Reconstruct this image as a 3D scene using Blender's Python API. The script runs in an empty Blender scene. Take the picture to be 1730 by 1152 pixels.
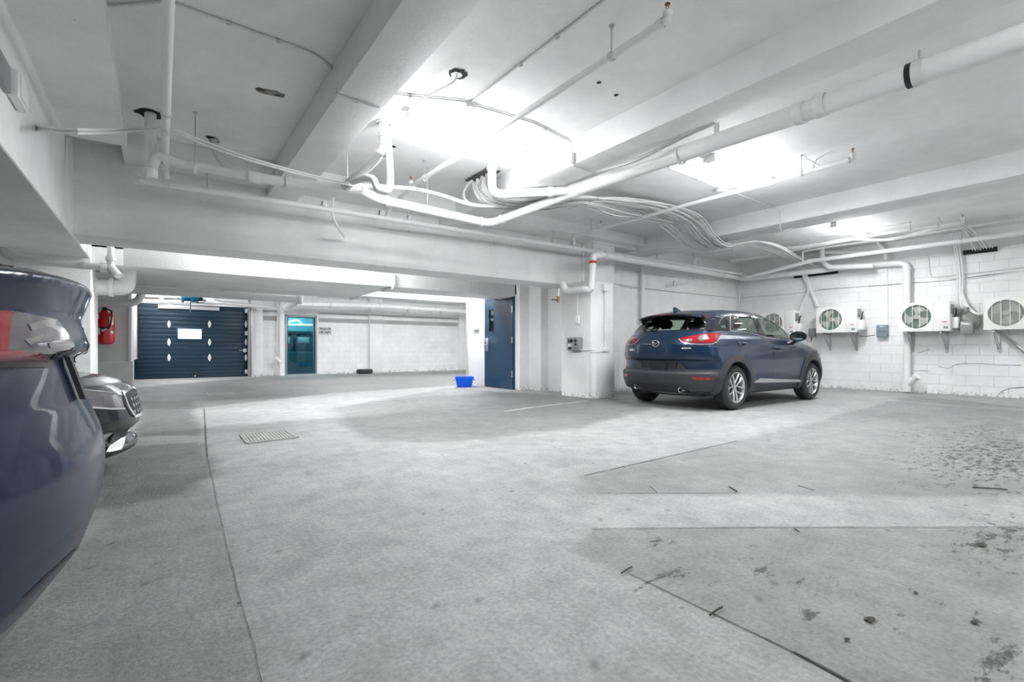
import bpy, bmesh, math, random
import numpy as np
from mathutils import Vector, Matrix, geometry, noise
random.seed(7); np.random.seed(7)
S = bpy.context.scene
C = S.collection
# ---------------------------------------------------------------- camera
CF, CX0, V0, CH = 825.0, 865.0, 590.0, 0.91
TH = math.radians(35.66)
cam_d = bpy.data.cameras.new('camera'); cam = bpy.data.objects.new('camera', cam_d); C.objects.link(cam)
cam.location = (0, 0, CH); cam.rotation_euler = (math.pi/2, 0, -TH)
cam_d.sensor_width = 36.0; cam_d.lens = 36.0*CF/1730.0
cam_d.shift_y = (V0-576.0)/1730.0
cam_d.clip_start = 0.05; cam_d.clip_end = 200
S.camera = cam
# ---------------------------------------------------------------- world, exposure
W = bpy.data.worlds.new('world'); S.world = W; W.use_nodes = True
W.node_tree.nodes['Background'].inputs[0].default_value = (0.9, 0.95, 1, 1)
W.node_tree.nodes['Background'].inputs[1].default_value = 0.3
S.view_settings.view_transform = 'Standard'; S.view_settings.look = 'None'
S.view_settings.gamma = 1; S.view_settings.use_curve_mapping = False
S.view_settings.exposure = 1.62
FIX = []   # (x, y, z, along 'x'/'y', length, watts)
CEIL = 3.25
LIGHTS = [(2.65, 4.46, 3.19, 'x', 1.40, 34), (6.05, 3.37, 3.19, 'x', 1.40, 29), (10.75, 3.85, 3.19, 'x', 1.45, 19),
          (1.9, 8.35, 3.19, 'x', 1.3, 28), (5.3, 10.35, 3.19, 'x', 1.3, 22), (4.2, 14.3, 3.19, 'x', 1.3, 52), (8.0, 14.3, 3.19, 'x', 1.3, 44), (-0.05, 17.0, 3.19, 'y', 1.0, 24),
          (2.65, -0.6, 3.19, 'x', 1.40, 15), (6.6, -0.9, 3.19, 'x', 1.40, 20), (10.75, -0.9, 3.19, 'x', 1.40, 16),(2.65, -4.2, 3.19, 'x', 1.40, 16)]  # unseen fill lamps behind the camera, added to light the near part
for i, (x, y, z, ax, L, w) in enumerate(LIGHTS):
    ld = bpy.data.lights.new('tube_light', 'AREA'); ld.shape = 'RECTANGLE'; ld.size = L; ld.size_y = 0.16; ld.energy = w*1.05
    ld.color = (0.97, 0.985, 1.0)
    lo = bpy.data.objects.new('tube_light', ld); lo.location = (x, y, z-0.10); lo.rotation_euler = (0, 0, 0 if ax == 'x' else math.pi/2); C.objects.link(lo)
    # bare tubes throw light up on the ceiling too
    l2 = bpy.data.lights.new('tube_light_up', 'POINT'); l2.energy = w*0.24; l2.shadow_soft_size = 0.12; l2.color = (0.97, 0.985, 1.0)
    for q in (-0.3, 0.3):
        l3 = bpy.data.objects.new('tube_light_up', l2); l3.location = (x+(q*L if ax == 'x' else 0), y+(q*L if ax == 'y' else -0.02), z-0.32); C.objects.link(l3)

# ---------------------------------------------------------------- pixel -> world measuring helpers
FX, FY, RX, RY = math.sin(TH), math.cos(TH), math.cos(TH), -math.sin(TH)
def ray(u, v): return Vector((FX*CF+RX*(u-CX0), FY*CF+RY*(u-CX0), V0-v))
def atX(u, v, X): d = ray(u, v)*1.0; t = X/d.x; return Vector((X, d.y*t, CH+d.z*t))
def atY(u, v, Y): d = ray(u, v)*1.0; t = Y/d.y; return Vector((d.x*t, Y, CH+d.z*t))
def atZ(u, v, Z=0.0): d = ray(u, v); t = (Z-CH)/d.z; return Vector((d.x*t, d.y*t, Z))

# ---------------------------------------------------------------- materials
def new_mat(name):
    m = bpy.data.materials.new(name); m.use_nodes = True
    return m, m.node_tree.nodes, m.node_tree.links, m.node_tree.nodes['Principled BSDF']
def simple(name, col, rough=0.5, metal=0.0, coat=0.0, emit=0.0, trans=0.0, var=0.0, bump=0.0, bscale=60.0, ior=1.45):
    m, N, L, B = new_mat(name)
    B.inputs['Base Color'].default_value = (*col, 1); B.inputs['Roughness'].default_value = rough
    B.inputs['Metallic'].default_value = metal; B.inputs['Coat Weight'].default_value = coat
    B.inputs['Coat Roughness'].default_value = 0.03
    B.inputs['Transmission Weight'].default_value = trans; B.inputs['IOR'].default_value = ior
    if emit: B.inputs['Emission Color'].default_value = (*col, 1); B.inputs['Emission Strength'].default_value = emit
    if var or bump:
        g = N.new('ShaderNodeNewGeometry'); n = N.new('ShaderNodeTexNoise'); n.inputs['Scale'].default_value = bscale; n.inputs['Detail'].default_value = 6
        L.new(g.outputs['Position'], n.inputs['Vector'])
        if var:
            n2 = N.new('ShaderNodeTexNoise'); n2.inputs['Scale'].default_value = bscale*0.12; n2.inputs['Detail'].default_value = 8
            L.new(g.outputs['Position'], n2.inputs['Vector'])
            r = N.new('ShaderNodeMapRange'); r.inputs[1].default_value = 0.3; r.inputs[2].default_value = 0.7
            r.inputs[3].default_value = 1-var; r.inputs[4].default_value = 1+var*0.4
            L.new(n2.outputs['Fac'], r.inputs[0])
            mx = N.new('ShaderNodeVectorMath'); mx.operation = 'SCALE'; mx.inputs[0].default_value = col
            L.new(r.outputs[0], mx.inputs['Scale']); L.new(mx.outputs[0], B.inputs['Base Color'])
        if bump:
            b = N.new('ShaderNodeBump'); b.inputs['Strength'].default_value = bump; b.inputs['Distance'].default_value = 0.01
            L.new(n.outputs['Fac'], b.inputs['Height']); L.new(b.outputs[0], B.inputs['Normal'])
    return m
def concrete_paint(name, col, pits=0.0, dirt=False, lines=None):
    """white painted concrete: mottling, trowel relief, pits, form-board lines, grime at the foot of walls"""
    m, N, L, B = new_mat(name)
    B.inputs['Roughness'].default_value = 0.62
    g = N.new('ShaderNodeNewGeometry')
    n1 = N.new('ShaderNodeTexNoise'); n1.inputs['Scale'].default_value = 1.3; n1.inputs['Detail'].default_value = 9; n1.inputs['Roughness'].default_value = 0.65
    n2 = N.new('ShaderNodeTexNoise'); n2.inputs['Scale'].default_value = 26; n2.inputs['Detail'].default_value = 6
    L.new(g.outputs['Position'], n1.inputs['Vector']); L.new(g.outputs['Position'], n2.inputs['Vector'])
    r = N.new('ShaderNodeMapRange'); r.inputs[1].default_value = 0.3; r.inputs[2].default_value = 0.7; r.inputs[3].default_value = 0.87; r.inputs[4].default_value = 1.05
    L.new(n1.outputs['Fac'], r.inputs[0])
    sc = N.new('ShaderNodeVectorMath'); sc.operation = 'SCALE'; sc.inputs[0].default_value = col; L.new(r.outputs[0], sc.inputs['Scale'])
    out = sc.outputs[0]
    def darken(fac, c=(0.06, 0.055, 0.05)):
        nonlocal out
        mx = N.new('ShaderNodeMix'); mx.data_type = 'RGBA'; L.new(fac, mx.inputs[0]); L.new(out, mx.inputs[6]); mx.inputs[7].default_value = (*c, 1); out = mx.outputs[2]
    if pits:
        v = N.new('ShaderNodeTexVoronoi'); v.inputs['Scale'].default_value = 7; L.new(g.outputs['Position'], v.inputs['Vector'])
        a = N.new('ShaderNodeMapRange'); a.inputs[1].default_value = 0.035; a.inputs[2].default_value = 0.06; a.inputs[3].default_value = 1; a.inputs[4].default_value = 0; L.new(v.outputs['Distance'], a.inputs[0])
        n3 = N.new('ShaderNodeTexNoise'); n3.inputs['Scale'].default_value = 1.1; L.new(g.outputs['Position'], n3.inputs['Vector'])
        b = N.new('ShaderNodeMapRange'); b.inputs[1].default_value = 0.52; b.inputs[2].default_value = 0.6; L.new(n3.outputs['Fac'], b.inputs[0])
        mu = N.new('ShaderNodeMath'); mu.operation = 'MULTIPLY'; L.new(a.outputs[0], mu.inputs[0]); L.new(b.outputs[0], mu.inputs[1])
        m3 = N.new('ShaderNodeMath'); m3.operation = 'MULTIPLY'; L.new(mu.outputs[0], m3.inputs[0]); m3.inputs[1].default_value = pits
        darken(m3.outputs[0])
    if dirt:
        sp = N.new('ShaderNodeSeparateXYZ'); L.new(g.outputs['Position'], sp.inputs[0])
        a = N.new('ShaderNodeMapRange'); a.inputs[1].default_value = 0.0; a.inputs[2].default_value = 0.22; a.inputs[3].default_value = 0.22; a.inputs[4].default_value = -0.12; L.new(sp.outputs[2], a.inputs[0])
        n3 = N.new('ShaderNodeTexNoise'); n3.inputs['Scale'].default_value = 18; n3.inputs['Detail'].default_value = 10; L.new(g.outputs['Position'], n3.inputs['Vector'])
        ad = N.new('ShaderNodeMath'); L.new(a.outputs[0], ad.inputs[0]); L.new(n3.outputs['Fac'], ad.inputs[1])
        b = N.new('ShaderNodeMapRange'); b.inputs[1].default_value = 0.66; b.inputs[2].default_value = 0.78; b.inputs[4].default_value = 0.45; L.new(ad.outputs[0], b.inputs[0])
        darken(b.outputs[0], (0.12, 0.115, 0.11))
    L.new(out, B.inputs['Base Color'])
    bp = N.new('ShaderNodeBump'); bp.inputs['Strength'].default_value = 0.35; bp.inputs['Distance'].default_value = 0.006
    mm = N.new('ShaderNodeMath'); mm.operation = 'MULTIPLY_ADD'; L.new(n1.outputs['Fac'], mm.inputs[0]); mm.inputs[1].default_value = 2.0; L.new(n2.outputs['Fac'], mm.inputs[2])
    L.new(mm.outputs[0], bp.inputs['Height']); L.new(bp.outputs[0], B.inputs['Normal'])
    return m
M = {}
M['ceil'] = concrete_paint('painted_ceiling', (0.86, 0.86, 0.855), pits=0.15)
M['beam'] = concrete_paint('painted_beam', (0.87, 0.87, 0.865), pits=0.7)
M['wall'] = concrete_paint('painted_wall', (0.87, 0.87, 0.865), dirt=True)
M['block'] = concrete_paint('painted_block', (0.88, 0.88, 0.875), dirt=True)
M['mortar'] = simple('mortar_joint', (0.62, 0.62, 0.61), 0.9)
M['plinth'] = concrete_paint('grey_painted_plinth', (0.62, 0.64, 0.63), dirt=True)
M['greystripe'] = simple('grey_stripe_paint', (0.42, 0.42, 0.41), 0.7, var=0.15, bscale=20)
M['pipe'] = simple('white_painted_pipe', (0.84, 0.84, 0.835), 0.38, var=0.05, bscale=30)
M['pipe_g'] = simple('greyish_painted_pipe', (0.72, 0.72, 0.715), 0.42, var=0.08, bscale=30)
M['wrap'] = simple('white_tape_wrap', (0.84, 0.83, 0.81), 0.55, bump=0.6, bscale=45)
M['steel'] = simple('galvanised_steel', (0.55, 0.55, 0.55), 0.35, 0.9)
M['white'] = simple('white_plastic', (0.84, 0.84, 0.83), 0.35)
M['enamel'] = simple('white_enamel_casing', (0.86, 0.86, 0.84), 0.3, coat=0.2)
M['cable'] = simple('white_cable_jacket', (0.80, 0.80, 0.79), 0.45)
M['cable_g'] = simple('grey_cable_jacket', (0.50, 0.50, 0.49), 0.5)
M['dark'] = simple('dark_cavity', (0.02, 0.02, 0.02), 0.9)
M['black'] = simple('black_plastic', (0.02, 0.02, 0.022), 0.45)
M['gloss'] = simple('gloss_black_trim', (0.012, 0.012, 0.014), 0.12, coat=0.5)
M['clad'] = simple('grey_plastic_cladding', (0.038, 0.039, 0.046), 0.42, bump=0.1, bscale=500)
M['rubber'] = simple('tyre_rubber', (0.035, 0.035, 0.036), 0.65, bump=0.15, bscale=120)
M['alloy'] = simple('silver_alloy', (0.62, 0.62, 0.63), 0.25, 0.85)
M['chrome'] = simple('chrome', (0.85, 0.85, 0.86), 0.08, 1.0)
M['silver'] = simple('satin_silver', (0.62, 0.63, 0.65), 0.3, 0.7)
M['red'] = simple('red_enamel', (0.60, 0.006, 0.010), 0.22, coat=0.4)
M['redlens'] = simple('red_lamp_lens', (0.28, 0.003, 0.008), 0.12, coat=0.8)
M['darkred'] = simple('dark_red_lens', (0.10, 0.012, 0.018), 0.12, coat=0.8)
M['clearlens'] = simple('clear_lamp_lens', (0.20, 0.19, 0.19), 0.15, 0.3, coat=0.8)
M['smokelens'] = simple('smoked_lamp_lens', (0.13, 0.12, 0.13), 0.14, 0.3, coat=0.6)
M['orange'] = simple('red_oxide_band', (0.50, 0.07, 0.03), 0.5)
M['brass'] = simple('aged_brass', (0.35, 0.13, 0.06), 0.4, 0.7)
M['bluedoor'] = simple('blue_door_paint', (0.011, 0.042, 0.085), 0.33, coat=0.1, bump=0.08, bscale=200)
M['teal'] = simple('teal_door_paint', (0.015, 0.10, 0.14), 0.35)
M['tealwall'] = simple('teal_lit_wall', (0.11, 0.25, 0.29), 0.6)
M['tealpart'] = simple('teal_partition', (0.10, 0.25, 0.29), 0.5)
M['tealbin'] = simple('dark_teal_bin', (0.04, 0.12, 0.15), 0.5)
M['garage'] = simple('dark_blue_garage_door', (0.010, 0.032, 0.055), 0.42, bump=0.12, bscale=90)
M['motor'] = simple('teal_blue_motor', (0.0, 0.055, 0.10), 0.35, 0.2)
M['bluebin'] = simple('blue_recycling_plastic', (0.0, 0.13, 0.90), 0.4)
M['greypanel'] = simple('grey_panel_box', (0.30, 0.31, 0.31), 0.4, 0.3)
M['bluegrey'] = simple('blue_grey_switch_box', (0.22, 0.29, 0.34), 0.4)
M['meter'] = simple('grey_gas_meter', (0.30, 0.30, 0.29), 0.45, 0.2)
M['coil'] = simple('green_condenser_coil', (0.09, 0.16, 0.13), 0.45, 0.2)
M['fan'] = simple('grey_fan_plastic', (0.40, 0.41, 0.38), 0.5)
M['lamp'] = simple('fluorescent_tube', (0.97, 0.985, 1.0), 0.5, emit=6.0)
M['daylight'] = simple('daylit_pane', (0.90, 0.96, 1.0), 0.3, emit=1.3)
M['ink'] = simple('black_lettering', (0.02, 0.02, 0.02), 0.6)
M['label'] = simple('white_paper_label', (0.85, 0.85, 0.84), 0.6)
M['seat'] = simple('black_seat_fabric', (0.03, 0.03, 0.032), 0.8)
M['iron'] = simple('cast_iron_grate', (0.42, 0.42, 0.41), 0.6, 0.5, var=0.2, bscale=40)
M['line'] = simple('worn_white_line_paint', (0.58, 0.58, 0.57), 0.7, var=0.25, bscale=60)
M['crack'] = simple('dark_joint_filler', (0.10, 0.098, 0.095), 0.9, var=0.3, bscale=60)
M['scar'] = simple('raw_concrete_scar', (0.34, 0.33, 0.31), 0.9, var=0.4, bscale=60, bump=1.0)
M['leaf'] = simple('dead_leaf', (0.05, 0.045, 0.035), 0.8)
M['mirror'] = simple('mirror_glass', (0.35, 0.5, 0.5), 0.03, 1.0)
def car_paint(name, col, coat=0.85, metal=0.5):
    m, N, L, B = new_mat(name)
    B.inputs['Metallic'].default_value = metal; B.inputs['Roughness'].default_value = 0.30; B.inputs['Coat IOR'].default_value = 1.42
    B.inputs['Coat Weight'].default_value = coat; B.inputs['Coat Roughness'].default_value = 0.02; B.inputs['Specular IOR Level'].default_value = 0.5 if coat > 0.8 else 0.2
    g = N.new('ShaderNodeNewGeometry'); mx = N.new('ShaderNodeMix'); mx.data_type = 'RGBA'
    L.new(g.outputs['Backfacing'], mx.inputs[0]); mx.inputs[6].default_value = (*col, 1); mx.inputs[7].default_value = (0.14, 0.14, 0.135, 1)
    L.new(mx.outputs[2], B.inputs['Base Color'])
    return m
M['blue'] = car_paint('deep_crystal_blue_paint', (0.008, 0.028, 0.070))
M['tblue'] = car_paint('midnight_blue_paint', (0.007, 0.018, 0.048), 0.36, 0.35)
M['kgrey'] = car_paint('dark_grey_paint', (0.008, 0.008, 0.010), 0.5, 0.3)
def glass(name, tint, rough=0.0, mixf=0.5):
    m, N, L, B = new_mat(name)
    N.remove(B)
    t = N.new('ShaderNodeBsdfTransparent'); t.inputs[0].default_value = (*tint, 1)
    gl = N.new('ShaderNodeBsdfGlossy'); gl.inputs['Roughness'].default_value = rough
    lw = N.new('ShaderNodeLayerWeight'); lw.inputs[0].default_value = 0.5; pw = N.new('ShaderNodeMath'); pw.operation = 'POWER'; L.new(lw.outputs['Facing'], pw.inputs[0]); pw.inputs[1].default_value = 4.0
    fr = N.new('ShaderNodeMapRange'); L.new(pw.outputs[0], fr.inputs[0]); fr.inputs[3].default_value = 0.05; fr.inputs[4].default_value = 0.8
    mx = N.new('ShaderNodeMixShader'); L.new(fr.outputs[0], mx.inputs[0]); L.new(t.outputs[0], mx.inputs[1]); L.new(gl.outputs[0], mx.inputs[2])
    L.new(mx.outputs[0], N['Material Output'].inputs[0])
    return m
M['cglass'] = glass('green_tinted_car_glass', (0.66, 0.76, 0.70))
M['dglass'] = glass('dark_tinted_car_glass', (0.10, 0.11, 0.11))
M['tglass'] = glass('teal_tinted_glass', (0.36, 0.58, 0.63))
M['wglass'] = glass('clear_wired_glass', (0.8, 0.85, 0.8))

# ---------------------------------------------------------------- object helpers
def mesh_obj(name, verts, faces, mat=None, parent=None, smooth=False, sharp=None):
    me = bpy.data.meshes.new(name); me.from_pydata([tuple(v) for v in verts], [], [tuple(f) for f in faces]); me.update()
    o = bpy.data.objects.new(name, me); C.objects.link(o)
    if mat: me.materials.append(M[mat] if isinstance(mat, str) else mat)
    if parent: o.parent = parent
    if smooth:
        me.polygons.foreach_set('use_smooth', [True]*len(me.polygons))
        if sharp: me.set_sharp_from_angle(angle=math.radians(sharp))
    return o
def bm_obj(name, bm, mat, parent=None, smooth=True, sharp=35):
    me = bpy.data.meshes.new(name); bmesh.ops.recalc_face_normals(bm, faces=bm.faces[:]); bm.to_mesh(me); bm.free()
    o = bpy.data.objects.new(name, me); C.objects.link(o)
    me.materials.append(M[mat] if isinstance(mat, str) else mat)
    if parent: o.parent = parent
    if smooth:
        me.polygons.foreach_set('use_smooth', [True]*len(me.polygons)); me.set_sharp_from_angle(angle=math.radians(sharp))
    return o
def thing(name, label, cat, loc=(0, 0, 0), rz=0.0, group=None):
    o = bpy.data.objects.new(name, None); C.objects.link(o); o.location = loc; o.rotation_euler = (0, 0, rz)
    o.empty_display_size = 0.1; o['label'] = label; o['category'] = cat
    if group: o['group'] = group
    return o
def tag(o, label, cat, group=None):
    o['label'] = label; o['category'] = cat
    if group: o['group'] = group
    return o
def struct(o): o['kind'] = 'structure'; return o
def box_bm(bm, lo, hi, bev=0.0, mat=None):
    lo, hi = Vector(lo), Vector(hi); c = (lo+hi)/2; s = hi-lo
    r = bmesh.ops.create_cube(bm, size=1.0, matrix=Matrix.Translation(c) @ Matrix.Diagonal((s.x, s.y, s.z, 1)))
    vs = r['verts']
    if bev > 0:
        es = list({e for v in vs for e in v.link_edges})
        bmesh.ops.bevel(bm, geom=es, offset=bev, segments=2, affect='EDGES', profile=0.5)
def box(name, lo, hi, mat, parent=None, bev=0.0):
    bm = bmesh.new(); box_bm(bm, [min(a, b) for a, b in zip(lo, hi)], [max(a, b) for a, b in zip(lo, hi)], bev)
    return bm_obj(name, bm, mat, parent, smooth=bev > 0)
def prism(name, poly, axis, a, b, mat, parent=None, bev=0.0):
    """poly in the 2 remaining axes, extruded along axis from a to b"""
    bm = bmesh.new()
    def P(p, t): return {'x': (t, p[0], p[1]), 'y': (p[0], t, p[1]), 'z': (p[0], p[1], t)}[axis]
    v1 = [bm.verts.new(P(p, a)) for p in poly]; v2 = [bm.verts.new(P(p, b)) for p in poly]
    n = len(poly); bm.faces.new(v1); bm.faces.new(v2[::-1])
    for i in range(n): bm.faces.new((v1[i], v1[(i+1) % n], v2[(i+1) % n], v2[i]))
    if bev: bmesh.ops.bevel(bm, geom=bm.edges[:], offset=bev, segments=2, affect='EDGES')
    return bm_obj(name, bm, mat, parent, smooth=bev > 0)
def fillet(pts, rad, n=6):
    pts = [Vector(p) for p in pts]
    if rad <= 0 or len(pts) < 3: return pts
    out = [pts[0]]
    for i in range(1, len(pts)-1):
        a, b, c = pts[i-1], pts[i], pts[i+1]
        d1 = (a-b); d2 = (c-b); r = min(rad, d1.length*0.48, d2.length*0.48)
        p1 = b+d1.normalized()*r; p2 = b+d2.normalized()*r
        for k in range(n+1):
            t = k/n; out.append(p1*(1-t)**2+b*2*t*(1-t)+p2*t*t)
    out.append(pts[-1]); return out
def catmull(pts, n=8):
    P = [Vector(p) for p in pts]; P = [P[0]*2-P[1]]+P+[P[-1]*2-P[-2]]; out = []
    for i in range(1, len(P)-2):
        for k in range(n):
            t = k/n; a, b, c, d = P[i-1:i+3]
            out.append(0.5*((2*b)+(c-a)*t+(2*a-5*b+4*c-d)*t*t+(3*b-a-3*c+d)*t**3))
    out.append(P[-2]); return out
def sweep_bm(bm, pts, r, n=12, caps=True, rfun=None):
    pts = [Vector(p) for p in pts]; q = [pts[0]]
    for p in pts[1:]:
        if (p-q[-1]).length > 1e-4: q.append(p)
    pts = q; T = []
    for i in range(len(pts)):
        a = pts[max(0, i-1)]; b = pts[min(len(pts)-1, i+1)]; T.append((b-a).normalized())
    up = Vector((0, 0, 1)) if abs(T[0].z) < 0.9 else Vector((1, 0, 0))
    nrm = T[0].cross(up).normalized(); rings = []
    for i, p in enumerate(pts):
        nrm = (nrm-T[i]*nrm.dot(T[i])).normalized(); bi = T[i].cross(nrm); rr = rfun(i/(len(pts)-1)) if rfun else r
        rings.append([bm.verts.new(p+(nrm*math.cos(2*math.pi*k/n)+bi*math.sin(2*math.pi*k/n))*rr) for k in range(n)])
    for i in range(len(rings)-1):
        for k in range(n): bm.faces.new((rings[i][k], rings[i][(k+1) % n], rings[i+1][(k+1) % n], rings[i+1][k]))
    if caps: bm.faces.new(rings[0][::-1]); bm.faces.new(rings[-1])
def tube(name, pts, r, mat, parent=None, fil=0.0, n=12, caps=True):
    bm = bmesh.new(); sweep_bm(bm, fillet(pts, fil), r, n, caps); return bm_obj(name, bm, mat, parent, sharp=50)
def cyl(name, a, b, r, mat, parent=None, n=16): return tube(name, [a, b], r, mat, parent, n=n)
def lathe(name, prof, origin, axis, mat, parent=None, n=24, sharp=40):
    """prof: list of (radius, height along axis)"""
    ax = Vector(axis).normalized(); up = Vector((0, 0, 1)) if abs(ax.z) < 0.9 else Vector((1, 0, 0))
    a = ax.cross(up).normalized(); b = ax.cross(a); o = Vector(origin); bm = bmesh.new(); rings = []
    for r, h in prof:
        if r < 1e-5: rings.append([bm.verts.new(o+ax*h)])
        else: rings.append([bm.verts.new(o+ax*h+(a*math.cos(2*math.pi*k/n)+b*math.sin(2*math.pi*k/n))*r) for k in range(n)])
    for i in range(len(rings)-1):
        A, B = rings[i], rings[i+1]
        for k in range(n):
            q = [A[k % len(A)], A[(k+1) % len(A)], B[(k+1) % len(B)], B[k % len(B)]]
            q2 = []
            for x in q:
                if x not in q2: q2.append(x)
            if len(q2) > 2: bm.faces.new(q2)
    return bm_obj(name, bm, mat, parent, sharp=sharp)
def text_obj(name, txt, size, loc, rot, mat, parent=None, depth=0.002, sx=1.0):
    cu = bpy.data.curves.new(name, 'FONT'); cu.body = txt; cu.size = size; cu.extrude = depth; cu.offset = size*0.02; cu.align_x = 'CENTER'; cu.align_y = 'CENTER'
    t = bpy.data.objects.new(name, cu); C.objects.link(t)
    dg = bpy.context.evaluated_depsgraph_get(); me = bpy.data.meshes.new_from_object(t.evaluated_get(dg)); bpy.data.objects.remove(t)
    me.materials.clear(); me.materials.append(M[mat]); me.name = name
    o = bpy.data.objects.new(name, me); C.objects.link(o); o.location = loc; o.rotation_euler = rot; o.scale = (sx, 1, 1)
    if parent: o.parent = parent
    return o
def clone(o, parent):
    c = o.copy(); C.objects.link(c); c.parent = parent
    return c
def copy_tree(o, parent=None):
    kids = [k for k in o.children]; c = o.copy(); C.objects.link(c); c.parent = parent
    for k in kids: copy_tree(k, c)
    return c

#@@SETTING
# ================================================================ SETTING
XL, YF, XR, YB = -6.0, -6.0, 12.85, 18.6
def poly_in(px, py, P):
    """vectorised point in polygon"""
    ins = np.zeros(px.shape, bool); n = len(P)
    for i in range(n):
        x1, y1 = P[i]; x2, y2 = P[(i+1) % n]
        c = ((y1 > py) != (y2 > py)); xi = (x2-x1)*(py-y1)/((y2-y1) if y2 != y1 else 1e-9)+x1
        ins ^= c & (px < xi)
    return ins
def poly_dist(px, py, P):
    d = np.full(px.shape, 1e9); n = len(P)
    for i in range(n):
        x1, y1 = P[i]; x2, y2 = P[(i+1) % n]; dx, dy = x2-x1, y2-y1; L2 = dx*dx+dy*dy+1e-12
        t = np.clip(((px-x1)*dx+(py-y1)*dy)/L2, 0, 1); d = np.minimum(d, np.hypot(px-x1-t*dx, py-y1-t*dy))
    return np.where(poly_in(px, py, P), -d, d)
def vnoise(x, y, sc, seed=0):
    rs = np.random.RandomState(seed); g = rs.rand(64, 64); X = x*sc; Y = y*sc
    xi = np.floor(X).astype(int); yi = np.floor(Y).astype(int); fx = X-xi; fy = Y-yi; fx = fx*fx*(3-2*fx); fy = fy*fy*(3-2*fy)
    q = lambda a, b: g[a % 64, b % 64]
    return (q(xi, yi)*(1-fx)+q(xi+1, yi)*fx)*(1-fy)+(q(xi, yi+1)*(1-fx)+q(xi+1, yi+1)*fx)*fy
def fbm(x, y, sc, seed=0, o=4):
    s = 0; a = 0.5
    for k in range(o): s = s+a*vnoise(x+7*k, y+3*k, sc*2**k, seed+k); a *= 0.5
    return s/(1-0.5**o)
def build_floor():
    xs = np.concatenate([np.arange(XL, -1.0, 0.25), np.arange(-1.0, 9.0, 0.028), np.arange(9.0, XR+0.3, 0.07)])
    ys = np.concatenate([np.arange(YF, 0.0, 0.25), np.arange(0.0, 7.0, 0.028), np.arange(7.0, YB+0.3, 0.08)])
    X, Y = np.meshgrid(xs, ys, indexing='ij'); nx, ny = X.shape
    fl = lambda pts: [(atZ(u, v).x, atZ(u, v).y) for u, v in pts]
    wob = (fbm(X, Y, 3.0, 11)-0.5)*0.25; wob2 = (fbm(X, Y, 3.0, 12)-0.5)*0.25
    base = 0.335+0.09*(fbm(X, Y, 0.5, 1)-0.5)+0.10*(fbm(X, Y, 2.6, 5)-0.5)+0.10*(fbm(X, Y, 1.2, 15)-0.5)
    rough = np.full(X.shape, 0.25); mask = np.full(X.shape, 0.0)
    def region(pts, val, soft=0.05, wb=0.35, rg=None):
        nonlocal base, rough
        d = poly_dist(X+wob*wb, Y+wob2*wb, fl(pts)); m = np.clip(0.5-d/(2*soft), 0, 1)
        base = base*(1-m)+(base*val)*m
        if rg is not None: rough = rough*(1-m)+rg*m
    # darker, rougher slabs left around the lighter strips, last of all painted beam shade
    region([(985,803),(1245,745),(1400,706),(1540,668),(1735,688),(1735,838),(1010,833)], 0.72, 0.05, 0.5, 0.55)
    region([(1000,893),(1735,890),(1735,1156),(1440,1156),(1065,970),(960,930)], 0.74, 0.02, 0.2, 0.35)
    region([(170,1156),(440,1156),(395,960),(352,800),(250,800),(60,1010),(-300,1156)], 0.80, 0.03, 0.25, 0.6)
    region([(232,677),(325,677),(345,735),(236,737)], 0.58, 0.05, 0.6, 1.0)
    region([(230,752),(345,745),(362,800),(300,835),(150,865),(150,800)], 0.56, 0.06, 0.8, 1.0)
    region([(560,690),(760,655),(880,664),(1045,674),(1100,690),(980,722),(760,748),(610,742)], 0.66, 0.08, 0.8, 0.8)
    region([(430,637),(790,628),(1000,640),(760,652),(560,664),(330,690),(240,690),(225,655)], 0.56, 0.10, 0.8, 0.6)  # beam shadow on the far floor, darkened into the floor colour
    region([(320,694),(520,681),(606,738),(350,765)], 1.10, 0.05, 0.2, 0.1)
    region([(610,742),(900,744),(1110,700),(1330,690),(1500,668),(1240,745),(985,800),(1000,893),(960,930),(700,900),(560,800)], 1.04, 0.35, 1.0, 0.15)
    region([(1010,836),(1735,840),(1735,889),(1000,891)], 1.06, 0.05, 0.4, 0.2)
    # stains
    def blob(u, v, rx, ry, amt, seed, thr=0.5):
        nonlocal base, mask
        c = atZ(u, v); d = np.sqrt(((X-c.x)/(rx*1.35))**2+((Y-c.y)/(ry*1.5))**2); n = fbm(X, Y, 9.0, seed, 5)
        m = np.clip((1.0-d)*1.3, 0, 1); mask = np.maximum(mask, m*amt*(1.0-thr*0.5))
    blob(1700,770,2.2,0.7,0.6,21,0.42); blob(1600,735,1.5,0.6,0.42,22,0.48); blob(1500,700,2.6,1.0,0.30,23,0.5); blob(1690,910,0.7,0.22,0.55,24,0.42)
    blob(1650,730,1.6,0.4,0.45,33,0.42)
    blob(1120,975,0.16,0.05,0.75,25,0.38); blob(1115,915,0.12,0.09,0.5,26,0.38); blob(1290,962,0.12,0.04,0.7,27,0.4); blob(1365,1038,0.09,0.035,0.75,28,0.42)
    blob(1470,1046,0.05,0.03,0.85,29,0.2); blob(1430,1078,0.03,0.015,0.8,30,0.2); blob(1645,1050,0.03,0.015,0.8,31,0.2); blob(1548,1000,0.03,0.015,0.8,32,0.2)
    blob(1680,1120,0.25,0.04,0.8,34,0.4); blob(1340,965,0.5,0.35,0.35,35,0.52); blob(1500,1000,0.6,0.5,0.25,36,0.52); blob(1180,1020,0.5,0.4,0.2,37,0.52)
    blob(1300,620,0.1,0.1,0.0,38)
    speck = (np.random.RandomState(3).rand(*X.shape) > 0.9982) & (X > -1) & (X < 9) & (Y > 0) & (Y < 7)
    base = np.where(speck, base*0.5, base)
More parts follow.
